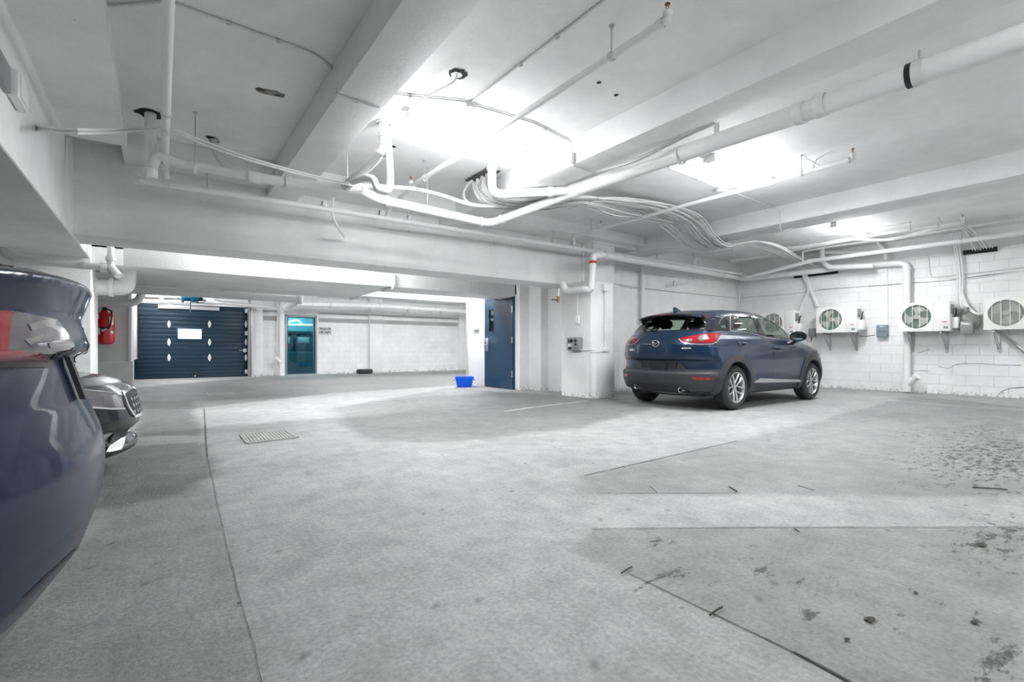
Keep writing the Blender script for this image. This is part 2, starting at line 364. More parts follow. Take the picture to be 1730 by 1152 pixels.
    # trowel arcs
    ang = np.arctan2(Y-1.0, X-1.0); rad = np.hypot(X-0.2, Y+1.5)
    base = base*(1+0.035*(vnoise(rad, rad*0, 30, 41)-0.5))
    z = np.where((X > -1) & (Y > 0), (fbm(X, Y, 1.2, 9)-0.5)*0.006, 0)
    z = z-(z.max())
    V = np.stack([X, Y, z], -1).reshape(-1, 3)
    i, j = np.meshgrid(np.arange(nx-1), np.arange(ny-1), indexing='ij'); a = (i*ny+j).ravel()
    Fc = np.stack([a, a+ny, a+ny+1, a+1], -1)
    me = bpy.data.meshes.new('floor'); me.vertices.add(len(V)); me.vertices.foreach_set('co', V.astype(np.float32).ravel())
    me.loops.add(Fc.size); me.loops.foreach_set('vertex_index', Fc.astype(np.int32).ravel())
    me.polygons.add(len(Fc)); me.polygons.foreach_set('loop_start', np.arange(0, Fc.size, 4, dtype=np.int32)); me.update(); me.validate()
    me.polygons.foreach_set('use_smooth', np.ones(len(Fc), bool))
    at = me.color_attributes.new('tone', 'FLOAT_COLOR', 'POINT'); col = np.stack([base, rough, mask, np.ones_like(base)], -1).reshape(-1)
    at.data.foreach_set('color', col.astype(np.float32))
    o = bpy.data.objects.new('floor', me); C.objects.link(o); struct(o)
    m, N, L, B = new_mat('worn_concrete_floor'); me.materials.append(m)
    vc = N.new('ShaderNodeVertexColor'); vc.layer_name = 'tone'; sp = N.new('ShaderNodeSeparateColor'); L.new(vc.outputs[0], sp.inputs[0])
    g = N.new('ShaderNodeNewGeometry')
    n1 = N.new('ShaderNodeTexNoise'); n1.inputs['Scale'].default_value = 55; n1.inputs['Detail'].default_value = 9; n1.inputs['Roughness'].default_value = 0.7
    n2 = N.new('ShaderNodeTexNoise'); n2.inputs['Scale'].default_value = 6; n2.inputs['Detail'].default_value = 8
    mp = N.new('ShaderNodeMapping'); mp.inputs['Rotation'].default_value = (0, 0, 0.6); mp.inputs['Scale'].default_value = (1.0, 0.12, 1)
    n3 = N.new('ShaderNodeTexNoise'); n3.inputs['Scale'].default_value = 34; n3.inputs['Detail'].default_value = 3
    L.new(g.outputs['Position'], n1.inputs['Vector']); L.new(g.outputs['Position'], n2.inputs['Vector']); L.new(g.outputs['Position'], mp.inputs[0]); L.new(mp.outputs[0], n3.inputs['Vector'])
    a1 = N.new('ShaderNodeMapRange'); a1.inputs[1].default_value = 0.32; a1.inputs[2].default_value = 0.68; a1.inputs[3].default_value = 0.72; a1.inputs[4].default_value = 1.20; L.new(n1.outputs[0], a1.inputs[0])
    a2 = N.new('ShaderNodeMapRange'); a2.inputs[1].default_value = 0.3; a2.inputs[2].default_value = 0.7; a2.inputs[3].default_value = 0.82; a2.inputs[4].default_value = 1.1; L.new(n2.outputs[0], a2.inputs[0])
    a3 = N.new('ShaderNodeMapRange'); a3.inputs[1].default_value = 0.3; a3.inputs[2].default_value = 0.7; a3.inputs[3].default_value = 0.94; a3.inputs[4].default_value = 1.05; L.new(n3.outputs[0], a3.inputs[0])
    def mul(a, b):
        q = N.new('ShaderNodeMath'); q.operation = 'MULTIPLY'; L.new(a, q.inputs[0]); L.new(b, q.inputs[1]); return q.outputs[0]
    v = mul(mul(mul(sp.outputs[0], a1.outputs[0]), a2.outputs[0]), a3.outputs[0])
    n4 = N.new('ShaderNodeTexNoise'); n4.inputs['Scale'].default_value = 16; n4.inputs['Detail'].default_value = 12; n4.inputs['Roughness'].default_value = 0.72
    mp4 = N.new('ShaderNodeMapping'); mp4.inputs['Rotation'].default_value = (0, 0, -0.62); mp4.inputs['Scale'].default_value = (0.55, 1.3, 1); L.new(g.outputs['Position'], mp4.inputs[0]); L.new(mp4.outputs[0], n4.inputs['Vector'])
    sm_ = N.new('ShaderNodeMath'); sm_.operation = 'MULTIPLY_ADD'; L.new(sp.outputs[2], sm_.inputs[0]); sm_.inputs[1].default_value = 0.42; L.new(n4.outputs[0], sm_.inputs[2])
    st = N.new('ShaderNodeMapRange'); L.new(sm_.outputs[0], st.inputs[0]); st.inputs[1].default_value = 0.67; st.inputs[2].default_value = 0.76; st.inputs[3].default_value = 1.0; st.inputs[4].default_value = 0.20
    v = mul(v, st.outputs[0])
    cc = N.new('ShaderNodeCombineColor'); L.new(v, cc.inputs[0]); L.new(v, cc.inputs[1]); 
    q = N.new('ShaderNodeMath'); q.operation = 'MULTIPLY'; q.inputs[1].default_value = 0.985; L.new(v, q.inputs[0]); L.new(q.outputs[0], cc.inputs[2])
    L.new(cc.outputs[0], B.inputs['Base Color']); B.inputs['Roughness'].default_value = 0.6
    bp = N.new('ShaderNodeBump'); bp.inputs['Distance'].default_value = 0.008; L.new(sp.outputs[1], bp.inputs['Strength']); L.new(n1.outputs[0], bp.inputs['Height']); L.new(bp.outputs[0], B.inputs['Normal'])
    return o
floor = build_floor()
def floor_strip(name, pts, w, mat, jit=0.0, z=0.0015, step=0.06):
    P = [atZ(u, v) for u, v in pts]; Q = []
    for a, b in zip(P[:-1], P[1:]):
        n = max(1, int((b-a).length/step))
        for k in range(n): Q.append(a.lerp(b, k/n))
    Q.append(P[-1]); bm = bmesh.new(); prev = None
    for i, p in enumerate(Q):
        d = (Q[min(i+1, len(Q)-1)]-Q[max(i-1, 0)]).normalized(); nn = Vector((-d.y, d.x, 0))
        off = nn*random.uniform(-jit, jit); ww = w*random.uniform(0.6, 1.2) if jit else w
        a = bm.verts.new(p+off+nn*ww/2+Vector((0, 0, z))); b = bm.verts.new(p+off-nn*ww/2+Vector((0, 0, z)))
        if prev: bm.faces.new((prev[0], a, b, prev[1]))
        prev = (a, b)
    return bm_obj(name, bm, mat, floor)
floor_strip('floor_joint', [(1062,968),(1150,1010),(1250,1058),(1345,1104),(1440,1156)], 0.005, 'crack', 0.0015)
floor_strip('floor_joint', [(1340,1101),(1400,1132),(1450,1160)], 0.014, 'crack', 0.0015)
floor_strip('floor_joint', [(350,770),(392,960),(430,1090),(442,1156)], 0.0025, 'crack', 0.003)
floor_strip('floor_joint', [(1000,893),(1250,891),(1735,890)], 0.006, 'crack', 0.0015)
floor_strip('floor_joint', [(988,803),(1245,745)], 0.008, 'crack', 0.002)
floor_strip('floor_joint', [(1010,833),(1250,833)], 0.006, 'crack', 0.0015)
floor_strip('floor_joint', [(345,690),(350,772)], 0.012, 'crack', 0.004)
floor_strip('floor_joint', [(800,700),(900,690),(1000,686)], 0.006, 'crack', 0.004)
floor_strip('parking_line', [(852,695),(900,688),(993,677)], 0.07, 'line')
floor_strip('parking_line', [(1500,675.5),(1580,683),(1650,688),(1735,692)], 0.05, 'line')

def slab(name, lo, hi, mat='ceil', bev=0.0): return struct(box(name, lo, hi, mat, None, bev))
slab('ceiling', (XL-.2, YF-.2, CEIL), (XR+.6, YB+.6, CEIL+0.25), 'ceil')
# walls
slab('wall_right', (XR, YF-.2, -0.05), (XR+0.3, 7.5, 2.85), 'mortar')
slab('wall_right_upper', (XR+0.09, YF-.2, 2.84), (XR+0.4, 7.5, CEIL), 'wall')
slab('wall_left', (XL-.2, YF-.2, -0.05), (XL, YB, CEIL), 'wall')
slab('wall_front', (XL-.2, YF-.2, -0.05), (XR+.2, YF, CEIL), 'wall')
YW = 7.27
slab('wall_middle', (7.0, YW, -0.05), (XR+.2, YW+0.4, CEIL), 'wall')
slab('wall_middle_step', (7.0, YW-0.05, -0.05), (8.05, YW+0.02, 2.55), 'wall', 0.006)
# stepped side wall by the blue door (runs along Y)
slab('wall_side', (6.47, 10.12, -0.05), (7.6, 11.08, CEIL), 'wall', 0.006)
slab('wall_side_lintel', (6.47, 8.85, 2.14), (7.6, 10.2, CEIL), 'wall', 0.004)
slab('wall_side_jamb', (6.47, 8.72, -0.05), (7.6, 8.92, CEIL), 'wall', 0.006)
slab('wall_side_inner', (6.73, 8.30, -0.05), (7.6, 8.80, CEIL), 'wall', 0.006)
slab('wall_side_deep', (6.93, 7.20, -0.05), (7.6, 8.40, CEIL), 'wall', 0.006)
slab('wall_stair_back', (7.5, 8.8, -0.05), (7.62, 10.4, CEIL), 'wall')
slab('wall_side_far', (10.75, 10.7, -0.05), (11.0, YB, CEIL), 'wall')
slab('wall_side_return', (6.47, 10.95, -0.05), (10.9, 11.08, CEIL), 'wall', 0.006)
slab('wall_side_corner', (10.45, YB-.15, -0.05), (10.8, YB+.05, CEIL), 'wall', 0.006)
# pillar in front of the middle wall, a thicker rounded foot below
slab('wall_pillar', (6.46, 6.50, -0.05), (7.06, 7.32, CH+1.283), 'wall', 0.012)
slab('wall_pillar_upper', (6.98, 6.95, CH+1.27), (7.59, 7.32, CEIL), 'wall', 0.01)
pf = prism('wall_pillar_foot', [(6.44, 7.3), (6.44, 6.62), (6.47, 6.52), (6.54, 6.45), (6.66, 6.43), (7.02, 6.45), (7.10, 6.50), (7.10, 7.3)], 'z', -0.05, 0.86, 'wall', None, 0.01); struct(pf)
# beams along Y
def beamY(n, x0, x1, y0, y1, zb, bev=0.008): return slab('trim_%d' % n, (x0, y0, zb), (x1, y1, CEIL+0.02), 'beam', bev)
ZB = CH+2.05
beamY(1, 1.15, 1.53, YF, 7.4, ZB)
beamY(2, 3.71, 4.09, YF, 7.4, ZB)
beamY(3, 8.20, 8.78, YF, 7.4, ZB)
beamY(4, 3.71, 4.09, 7.7, YB, ZB)
beamY(5, 1.15, 1.53, 11.4, YB, ZB)
# transverse beam and what steps off it
slab('trim_6', (-0.85, 7.24, CH+1.28), (7.05, 7.87, CEIL+.02), 'beam', 0.01)
slab('trim_7', (-0.35, 6.68, CH+2.15), (8.3, 7.30, CEIL+.02), 'beam', 0.006)
slab('trim_8', (3.621, 8.90, CH+1.19), (7.0, 9.78, CEIL+.02), 'beam', 0.008)
slab('trim_14', (-2.0, 8.90, CH+1.42), (-0.44, 11.5, CEIL+.02), 'beam', 0.008)
slab('trim_15', (-2.0, 8.90, CH+1.19), (-0.44, 9.7, CEIL), 'beam', 0.008)
slab('trim_9', (-0.45, 8.90, CH+1.19), (3.62, 11.5, CEIL+.02), 'beam', 0.008)
slab('trim_10', (3.621, 11.1, CH+1.22), (10.8, 11.6, CEIL+.02), 'beam', 0.008)
slab('trim_11', (6.93, 6.9, 3.02), (8.3, 7.3, CEIL+.02), 'beam', 0.006)
# low ceiling over the left bays with its side face
prism('trim_12', [(XL, CEIL+.02), (XL, CH+1.25), (-0.80, CH+1.25), (-0.80, CH+2.18), (-0.30, CH+2.18), (-0.30, CEIL+.02)], 'y', YF, 6.70, 'beam', None, 0.006)
struct(bpy.data.objects['trim_12'])
prism('trim_13', [(XL, CEIL+.02), (XL, CH+1.25), (-0.80, CH+1.25), (-0.80, CEIL+.02)], 'y', 6.69, 8.9, 'beam', None, 0.006); struct(bpy.data.objects['trim_13'])
slab('wall_bay_end', (XL, 8.80, -0.05), (-0.79, 9.75, CEIL), 'wall', 0.008)
slab('wall_column', (-3.0, 15.05, -0.05), (-0.60, 15.45, CEIL), 'plinth', 0.006)
slab('wall_column_edge', (-0.66, 15.03, 0.62), (-0.595, YB, CEIL), 'wall', 0.006)
slab('wall_column_foot', (-3.0, 14.97, -0.05), (-0.56, 15.5, 0.62), 'plinth', 0.01)
# back wall with a pilaster, openings for the garage door and the waste room
GX0, GX1, GZ = -0.66, 2.36, 2.32
DX0, DX1, DZ = 3.53, 4.60, 2.12
slab('wall_back', (GX1+0.02, YB, -0.05), (DX0, YB+0.3, CEIL), 'mortar')
slab('wall_back_right', (DX1, YB, -0.05), (11.0, YB+0.3, CEIL), 'mortar')
slab('wall_back_head', (XL, YB, GZ), (GX1+0.1, YB+0.3, CEIL), 'wall')
slab('wall_back_lintel', (DX0-0.01, YB, DZ), (DX1+0.01, YB+0.3, CEIL), 'wall')
slab('wall_back_left', (XL, YB, -0.05), (GX0-0.02, YB+0.3, CEIL), 'wall')
slab('wall_back_pilaster', (7.42-0.9, YB-0.0, -0.05), (7.42-0.9+0.001, YB+0.01, 0.0), 'wall')
bpy.data.objects.remove(bpy.data.objects['wall_back_pilaster'])
pil = slab('wall_pilaster', (atY(625,600,YB-.15).x, YB-0.15, -0.05), (atY(646,600,YB-.15).x, YB+0.1, CEIL), 'wall', 0.008)
slab('wall_pilaster_left', (GX1+0.04, YB-0.12, -0.05), (atY(444,600,YB-.12).x, YB+0.05, CEIL), 'wall', 0.008)
# shadows of the pipes on the back wall, painted as grey strips
for n, (a, b, y) in enumerate([(atY(444,540,YB).x, DX0-0.06, YB-0.012), (DX1+0.05, atY(625,540,YB).x, YB-0.012), (atY(625,540,YB-.15).x, atY(646,540,YB-.15).x, YB-0.162), (atY(646,540,YB).x, 10.6, YB-0.012)]):
    struct(box('trim_%d' % (20+n), (a, y, 1.90), (b, y+0.006, 2.06), 'greystripe'))  # strip of painted pipe shadow, not a trim
    struct(box('trim_%d' % (30+n), (a, y-0.012, 2.20), (b, y+0.008, 2.26), 'greystripe'))  # strip of painted pipe shadow, not a trim
slab('wall_middle_corner', (XR-0.10, YW-0.06, -0.05), (XR+.02, YW+.02, CEIL-0.25), 'wall', 0.004)

# blocks, one object each, laid in running bond
def block_mesh(sx, sy, sz, b=0.0025):
    bm = bmesh.new(); box_bm(bm, (0, 0, 0), (sx, sy, sz)); me_faces = bm.faces[:]
    bmesh.ops.bevel(bm, geom=bm.edges[:], offset=b, segments=1, affect='EDGES')
    me = bpy.data.meshes.new('block'); bmesh.ops.recalc_face_normals(bm, faces=bm.faces[:]); bm.to_mesh(me); bm.free(); me.materials.append(M['block'])
    return me
def lay_x(parent, x, ya, yb, z0, z1, skip=lambda a, b, z: False):
    cache = {}; H = 0.2; row = 0; z = z0
    while z < z1-0.02:
        h = min(H, z1-z); y = ya-(0.2 if row % 2 else 0.0)
        while y < yb-0.01:
            a, b = max(y, ya), min(y+0.4, yb)
            if b-a > 0.03 and not skip(a, b, z):
                k = (round(b-a, 3), round(h, 3))
                if k not in cache: cache[k] = block_mesh(0.05, b-a-0.004, h-0.004)
                o = bpy.data.objects.new('block', cache[k]); o.location = (x+random.uniform(-0.0015, 0.0015), a, z); C.objects.link(o); o.parent = parent
            y += 0.4
        z += H; row += 1
lay_x(bpy.data.objects['wall_right'], XR-0.006, 1.2, YW-0.06, 0.0, 2.85)
struct(box('wall_right_skin', (XR-0.006, YF, -0.02), (XR+0.05, 1.2, 2.85), 'wall'))
def lay_y(parent, y, xa, xb, z0, z1):
    cache = {}; H = 0.2; row = 0; z = z0
    while z < z1-0.02:
        h = min(H, z1-z); x = xa-(0.2 if row % 2 else 0.0)
        while x < xb-0.01:
            a, b = max(x, xa), min(x+0.4, xb)
            if b-a > 0.03:
                k = (round(b-a, 3), round(h, 3))
                if k not in cache: cache[k] = block_mesh(b-a-0.004, 0.05, h-0.004, 0.002)
                o = bpy.data.objects.new('block', cache[k]); o.location = (a, y+random.uniform(-0.001, 0.001), z); C.objects.link(o); o.parent = parent
            x += 0.4
        z += H; row += 1
lay_y(bpy.data.objects['wall_back'], YB-0.005, GX1+0.02, DX0, 0.0, 2.8)
lay_y(bpy.data.objects['wall_back_right'], YB-0.005, DX1, 10.75, 0.0, 2.8)
# black sleeve slots in the right wall where the cables come out
for (u0, v0_, u1, v1_) in ((1343,466,1415,459), (1628,428,1685,418)):
    p = atX(u0, v0_, XR-0.02); q = atX(u1, v1_, XR-0.02)
    tag(box('wall_slot', (XR-0.075, q.y, (p.z+q.z)/2-0.05), (XR-0.0065, p.y, (p.z+q.z)/2+0.03), 'dark'), 'black sleeve slot in the block wall ' + ('above the car bonnet' if u0 < 1500 else 'above the gas meter'), 'wall slot')
# crack lines in the block wall
def wall_crack(pts, w=0.006):
    P = [atX(u, v, XR-0.008) for u, v in pts]; bm = bmesh.new(); prev = None
    for i, p in enumerate(catmull(P, 4)):
        p.x = XR-0.0085; j = random.uniform(0.6, 1.3)*w/2
        a = bm.verts.new(p+Vector((0, 0, j))); b = bm.verts.new(p-Vector((0, 0, j)))
        if prev: bm.faces.new((prev[0], a, b, prev[1]))
        prev = (a, b)
    o = bm_obj('wall_crack', bm, 'crack', bpy.data.objects['wall_right']); return o
wall_crack([(1585,619),(1603,622),(1615,616),(1640,614),(1690,616),(1725,617)], 0.008)
wall_crack([(1684,669),(1693,661),(1708,656),(1731,654)], 0.012)
wall_crack([(1382,489),(1440,485),(1500,482),(1525,479)], 0.008)
wall_crack([(1541,478),(1600,474),(1650,467),(1735,456)], 0.012)
wall_crack([(1545,626),(1569,627)], 0.008)
wall_crack([(1550,597),(1570,590)], 0.008)

# ceiling scars, holes
def scar(u, v, rx, ry, rot, mat, Z=CEIL, name='ceiling_scar'):
    c = atZ(u, v, Z); bm = bmesh.new(); n = 22; top = []; mid = []
    for k in range(n):
        a = 2*math.pi*k/n; j = random.uniform(0.85, 1.1); x, y = rx*math.cos(a)*j, ry*math.sin(a)*j
        P = Vector((c.x+x*math.cos(rot)-y*math.sin(rot), c.y+x*math.sin(rot)+y*math.cos(rot), Z-0.004)); top.append(bm.verts.new(P))
        mid.append(bm.verts.new(Vector((c.x, c.y, Z-0.0015)).lerp(P, 0.6)+Vector((0, 0, random.uniform(-.002, .001)))))
    bm.faces.new(mid)
    for k in range(n): bm.faces.new((top[k], top[(k+1) % n], mid[(k+1) % n], mid[k]))
    o = bm_obj(name, bm, mat, bpy.data.objects['ceiling']); return o
scar(456, 156, 0.125, 0.055, -0.25, 'scar'); scar(441, 151, 0.045, 0.030, 0.1, 'crack'); scar(472, 161, 0.045, 0.028, 0.1, 'crack')
scar(254, 192, 0.125, 0.125, 0, 'dark', name='ceiling_hole'); scar(774, 124, 0.080, 0.080, 0, 'dark', name='ceiling_hole'); scar(771, 126, 0.05, 0.05, 0, 'white', CEIL-.003, name='hole_plug')
scar(1012, 139, 0.02, 0.02, 0, 'dark', name='ceiling_hole'); scar(664, 247, 0.035, 0.03, 0, 'dark', name='ceiling_hole'); scar(1041, 160, 0.02, 0.02, 0, 'dark', name='ceiling_hole')
scar(358, 233, 0.07, 0.04, 0.3, 'dark', name='ceiling_hole')

# ================================================================ LUMINAIRES
lab = ['tube light fixture on the ceiling between the two left beams', 'tube light fixture on the ceiling behind the big round drain pipe', 'tube light fixture nearest the air conditioner wall',
       'tube light fixture in the bay beyond the first cross beam', 'tube light fixture in the bay above the blue door', 'tube light fixture near the waste room door', 'tube light fixture at the far right of the back wall', 'tube light fixture above the garage door']
for i, (x, y, z, ax, L, w) in enumerate(LIGHTS):
    t = thing('light_fixture', lab[i] if i < len(lab) else ['white tube light fixture behind the camera in line with the thick drain pipe', 'white tube light fixture behind the camera right of the thick drain pipe', 'white tube light fixture behind the camera nearest the right wall', 'rearmost white tube light fixture behind the camera'][i-len(lab)], 'ceiling light', (x, y, CEIL), 0 if ax == 'x' else math.pi/2)
    if i < len(lab): t['label'] = 'white twin ' + lab[i]
    box('housing', (-L/2, -0.05, -0.05), (L/2, 0.05, 0.0), 'white', t, 0.006)
    for s in (-0.035, 0.035):
        tube('fluorescent_tube', [(-L/2+0.03, s, -0.075), (L/2-0.03, s, -0.075)], 0.016, 'lamp', t, n=10)
    for s in (-1, 1): box('lamp_holder', (s*L/2, -0.055, -0.10), (s*(L/2-0.025), 0.055, -0.045), 'white', t, 0.004)
#@@PIPES
# ================================================================ PIPES
def collar(parent, p, d, r, w, mat='pipe', name='coupling'):
    d = Vector(d).normalized(); p = Vector(p)
    return lathe(name, [(r*0.9, -w/2), (r, -w/2), (r*1.03, -w/2+0.006), (r*1.03, w/2-0.006), (r, w/2), (r*0.9, w/2)], p, d, mat, parent, n=20)
def hanger(parent, p, r, ztop, rod=0.006):
    p = Vector(p)
    cyl('hanger_rod', (p.x, p.y, p.z+r), (p.x, p.y, ztop), rod, 'steel', parent, 8)
    lathe('hanger_clamp', [(r+0.001, -0.013), (r+0.006, -0.013), (r+0.006, 0.013), (r+0.001, 0.013)], p, parent.get('_d', (0, 1, 0)), 'pipe_g', parent, n=18)
    lathe('rod_washer', [(0, 0), (0.02, 0), (0.02, -0.008), (0, -0.008)], (p.x, p.y, ztop), (0, 0, 1), 'steel', parent, n=10)
def sprinkler(parent, p, d, up=0.09):
    """elbow fitting, riser and bronze head that points up"""
    p = Vector(p); d = Vector(d).normalized(); h = thing_part('sprinkler_head', parent)
    e = p+d*0.05
    tube('elbow', [p-d*0.02, e, e+Vector((0, 0, up))], 0.026, 'pipe', parent, fil=0.04)
    collar(parent, p, d, 0.034, 0.04); collar(parent, e+Vector((0, 0, up)), (0, 0, 1), 0.030, 0.035)
    b = e+Vector((0, 0, up+0.02))
    bm = bmesh.new(); sweep_bm(bm, [b, b+Vector((0, 0, 0.012))], 0.012, 8); 
    for s in (-1, 1): sweep_bm(bm, catmull([b+Vector((0.010*s, 0, 0.01)), b+Vector((0.014*s, 0, 0.025)), b+Vector((0.003*s, 0, 0.045))], 4), 0.003, 6)
    sweep_bm(bm, [b+Vector((0, 0, 0.044)), b+Vector((0, 0, 0.048))], 0.018, 12)
    return bm_obj('sprinkler_head', bm, 'brass', parent)
def thing_part(name, parent): return None

# --- big drain pipe along the middle beam
r = 0.080
A = atX(970, 322, 4.22); Bp = atX(1730, 62, 4.22); dv = (Bp-A).normalized(); Cend = Bp+dv*1.9
bd = thing('drain_pipe', 'thick white plastic drain pipe running under the ceiling from top right', 'pipe', (4.22, 2.5, 2.9))
bd['_d'] = tuple(dv); O = Vector(bd.location)
def rel(p): return Vector(p)-O
tube('pipe', [rel(A), rel(Cend)], r, 'pipe', bd, n=24)
for u, v in ((1150, 262), (1352, 191), (1388, 178)):
    collar(bd, rel(atX(u, v, 4.22)), dv, r+0.010, 0.02 if u == 1150 else 0.07)
p = rel(atX(1553, 122.6, 4.22)); lathe('hanger_clamp', [(r+.001, -.03), (r+.008, -.03), (r+.008, .03), (r+.001, .03)], p, dv, 'pipe_g', bd, n=24)
lathe('rubber_sleeve', [(r+.001, -.02), (r+.004, -.02), (r+.004, .02), (r+.001, .02)], p+Vector(dv)*-0.045, dv, 'black', bd, n=24)
cyl('hanger_rod', p+Vector((0, 0, r)), (p.x, p.y, ZB-O.z), 0.008, 'steel', bd, 8)
p = rel(atX(1212, 240, 4.22)); box('hanger_strap', (p.x-.025, p.y-.02, p.z+r-.02), (p.x+.0, p.y+.02, CEIL-O.z), 'pipe', bd)
# wye fitting where three pipes meet
lathe('wye_fitting', [(r*0.95, -.14), (r+.012, -.13), (r+.012, 0.10), (r*0.95, .12)], rel(A), dv, 'pipe', bd, n=24)
# --- vertical drop with elbow next to cable block, feeding the wye
t = thing('drain_pipe', 'white drain pipe dropping from the ceiling beside the cable bundle', 'pipe', (3.43, 5.2, CEIL))
O = Vector(t.location); e = Vector((3.43, 5.22, 2.885)); tube('pipe', [rel((3.43, 5.22, CEIL)), rel(e), rel(A+Vector((-0.05, 0.02, -.005)))], 0.056, 'pipe', t, fil=0.14, n=20)
collar(t, rel((3.43, 5.22, CEIL-0.03)), (0, 0, 1), 0.068, 0.05); m_ = e.lerp(A, 0.72); collar(t, rel(m_), A-e, 0.066, 0.07)
# --- long drain from left hole to the wye
t = thing('drain_pipe', 'white drain pipe from the round ceiling hole at left, running right to the thick pipe', 'pipe', (-0.09, 6.0, CEIL))
O = Vector(t.location); h0 = Vector((-0.09, 6.03, CEIL)); e0 = Vector((-0.09, 6.03, 2.66))
p1 = atY(270, 268, 5.95); p2 = atY(430, 300, 5.80); p3 = atY(487, 308, 5.75); p4 = atY(610, 322, 5.62); p5 = atY(640, 337, 5.62); p6 = atY(828, 378, 5.72)
tube('riser', [rel(h0+Vector((0, 0, .1))), rel(e0)], 0.050, 'pipe', t, n=18)
lathe('cleanout_cap', [(0, -.05), (.05, -.05), (.062, -.03), (.062, .04), (.05, .05)], rel(e0), (0, 0, 1), 'pipe', t, n=18)
tube('pipe', [rel(e0+Vector((0.02, -0.02, 0.06))), rel(p1+Vector((-.02, 0, 0.05))), rel(p1+Vector((0.1, 0, -.01))), rel(p2)], 0.045, 'pipe', t, fil=0.08, n=18)
tube('pipe', [rel(p2), rel(p3), rel(p4)], 0.052, 'pipe', t, n=18); collar(t, rel(p2), p3-p2, 0.06, 0.12); collar(t, rel(p3), p3-p2, 0.063, 0.06)
tube('pipe', [rel(p4), rel(p5), rel(p6), rel(A+Vector((-0.02, 0.03, -.03)))], 0.056, 'pipe', t, fil=0.16, n=20)
collar(t, rel(p5.lerp(p6, .06)), p6-p5, 0.064, 0.05); collar(t, rel(p6+(p6-p5).normalized()*-.16), p6-p5, 0.064, 0.03); collar(t, rel(p6.lerp(A, .16)), A-p6, 0.065, 0.05)
for q in ((330, 285), (722, 355)):
    hp = atY(q[0], q[1], 5.75); t['_d'] = (1, 0, 0); hanger(t, rel(hp), 0.055, CEIL-O.z)
# small branch at left
t2 = thing('branch_pipe', 'thin white trap pipe dropping behind the ceiling cable bundle at left', 'pipe', (0.55, 6.1, CEIL))
O = Vector(t2.location); q0 = atZ(362, 235, CEIL); tube('pipe', [rel(q0), rel(q0+Vector((0.02, 0.05, -.14))), rel(atY(385, 285, 6.15)), rel(atY(425, 296, 6.05)), rel(p2+Vector((.05, .04, 0)))], 0.036, 'pipe', t2, fil=0.08, n=14)
collar(t2, rel(q0+Vector((0, 0, -.02))), (0, 0, 1), 0.05, 0.03, 'steel', 'ceiling_flange')
for k in (0.3, 0.5, 0.7): collar(t2, rel((q0+Vector((0.02, 0.05, -.14))).lerp(atY(385, 285, 6.15), k)), (0.3, 0.3, -1), 0.040, 0.02)
# --- insulated pair at the first beam
t = thing('drain_pipe', 'white tape wrapped drain pipe with trap hanging between the two left beams', 'pipe', (1.86, 4.85, CEIL))
O = Vector(t.location); c0 = Vector((1.86, 4.85, CEIL)); zt = 2.64
x1 = 1.905; tube('riser', [rel(c0), rel((x1, 4.84, 3.0)), rel((x1+.02, 4.84, zt)), rel((x1+.0, 4.85, zt-.10)), rel((x1-.11, 4.88, zt-.10)), rel((x1-.13, 4.9, zt+.02)), rel((x1-.18, 5.02, zt+.06)), rel((x1-.21, 5.35, zt+.10))], 0.036, 'pipe', t, fil=0.06, n=16)
bm = bmesh.new(); sweep_bm(bm, [rel((1.86, 4.86, CEIL)), rel((1.87, 4.86, 3.02)), rel((1.84, 4.90, 2.93))], 0.056, 14, rfun=lambda s: 0.054+0.004*math.sin(s*60)); bm_obj('tape_wrap', bm, 'wrap', t)
for k in range(6): collar(t, rel((1.865, 4.86, 3.20-0.055*k)), (0.15*(-1)**k, 0.2, 1), 0.059, 0.012, 'wrap', 'tape_band')
tube('pipe', [rel((1.85, 4.88, 2.98)), rel((1.82, 5.0, 2.90)), rel((1.70, 5.62, 2.76))], 0.052, 'pipe_g', t, fil=0.1, n=16)
collar(t, rel((1.86, 4.85, CEIL-.012)), (0, 0, 1), 0.075, 0.02, 'pipe', 'ceiling_flange')
hanger(t, rel((1.70, 5.55, 2.78)), 0.055, CEIL-O.z)

# --- sprinkler system
def sprk(label, X, Z, near, far, heads, hang, main=True):
    a = Vector((X, near, Z)); b = Vector((X, far, Z)); t = thing('sprinkler_pipe', label, 'pipe', (X, (near+far)/2, Z)); global O; O = Vector(t.location)
    tube('pipe', [rel(a), rel(b)], 0.027, 'pipe', t, n=14); t['_d'] = (0, 1, 0)
    for hy in hang: hanger(t, rel((X, hy, Z)), 0.03, CEIL-O.z)
    return t
t = sprk('thin white sprinkler pipe between the two middle beams with a bronze head', 2.645, CH+2.12, 2.02, 5.90, 0, (2.45, 5.55)); sprinkler(t, rel((2.645, 2.02, CH+2.12)), (0, -1, 0), 0.035)
sprinkler(t, rel((2.645, 5.90, CH+2.12)), (0, 1, 0), 0.06)
tube('drop', [rel((2.645, 5.85, CH+2.10)), rel((2.645, 6.6, CH+2.05)), rel((2.645, 6.80, CH+1.93))], 0.025, 'pipe', t, fil=0.05)
t = sprk('thin white sprinkler pipe between the big drain pipe and the right beam', 6.27, CH+2.12, 2.26, 6.75, 0, (2.75, 6.3)); sprinkler(t, rel((6.27, 2.26, CH+2.12)), (0, -1, 0), 0.05); sprinkler(t, rel((6.27, 6.1, CH+2.12)), (0, -.01, 0.01), 0.03)
tube('sway_brace', [rel((6.27, 2.55, CH+2.14)), rel((6.27+.05, 2.75, CEIL))], 0.008, 'steel', t, n=8); tube('sway_brace', [rel((6.27, 2.62, CH+2.14)), rel((6.55, 2.70, CEIL))], 0.008, 'steel', t, n=8)
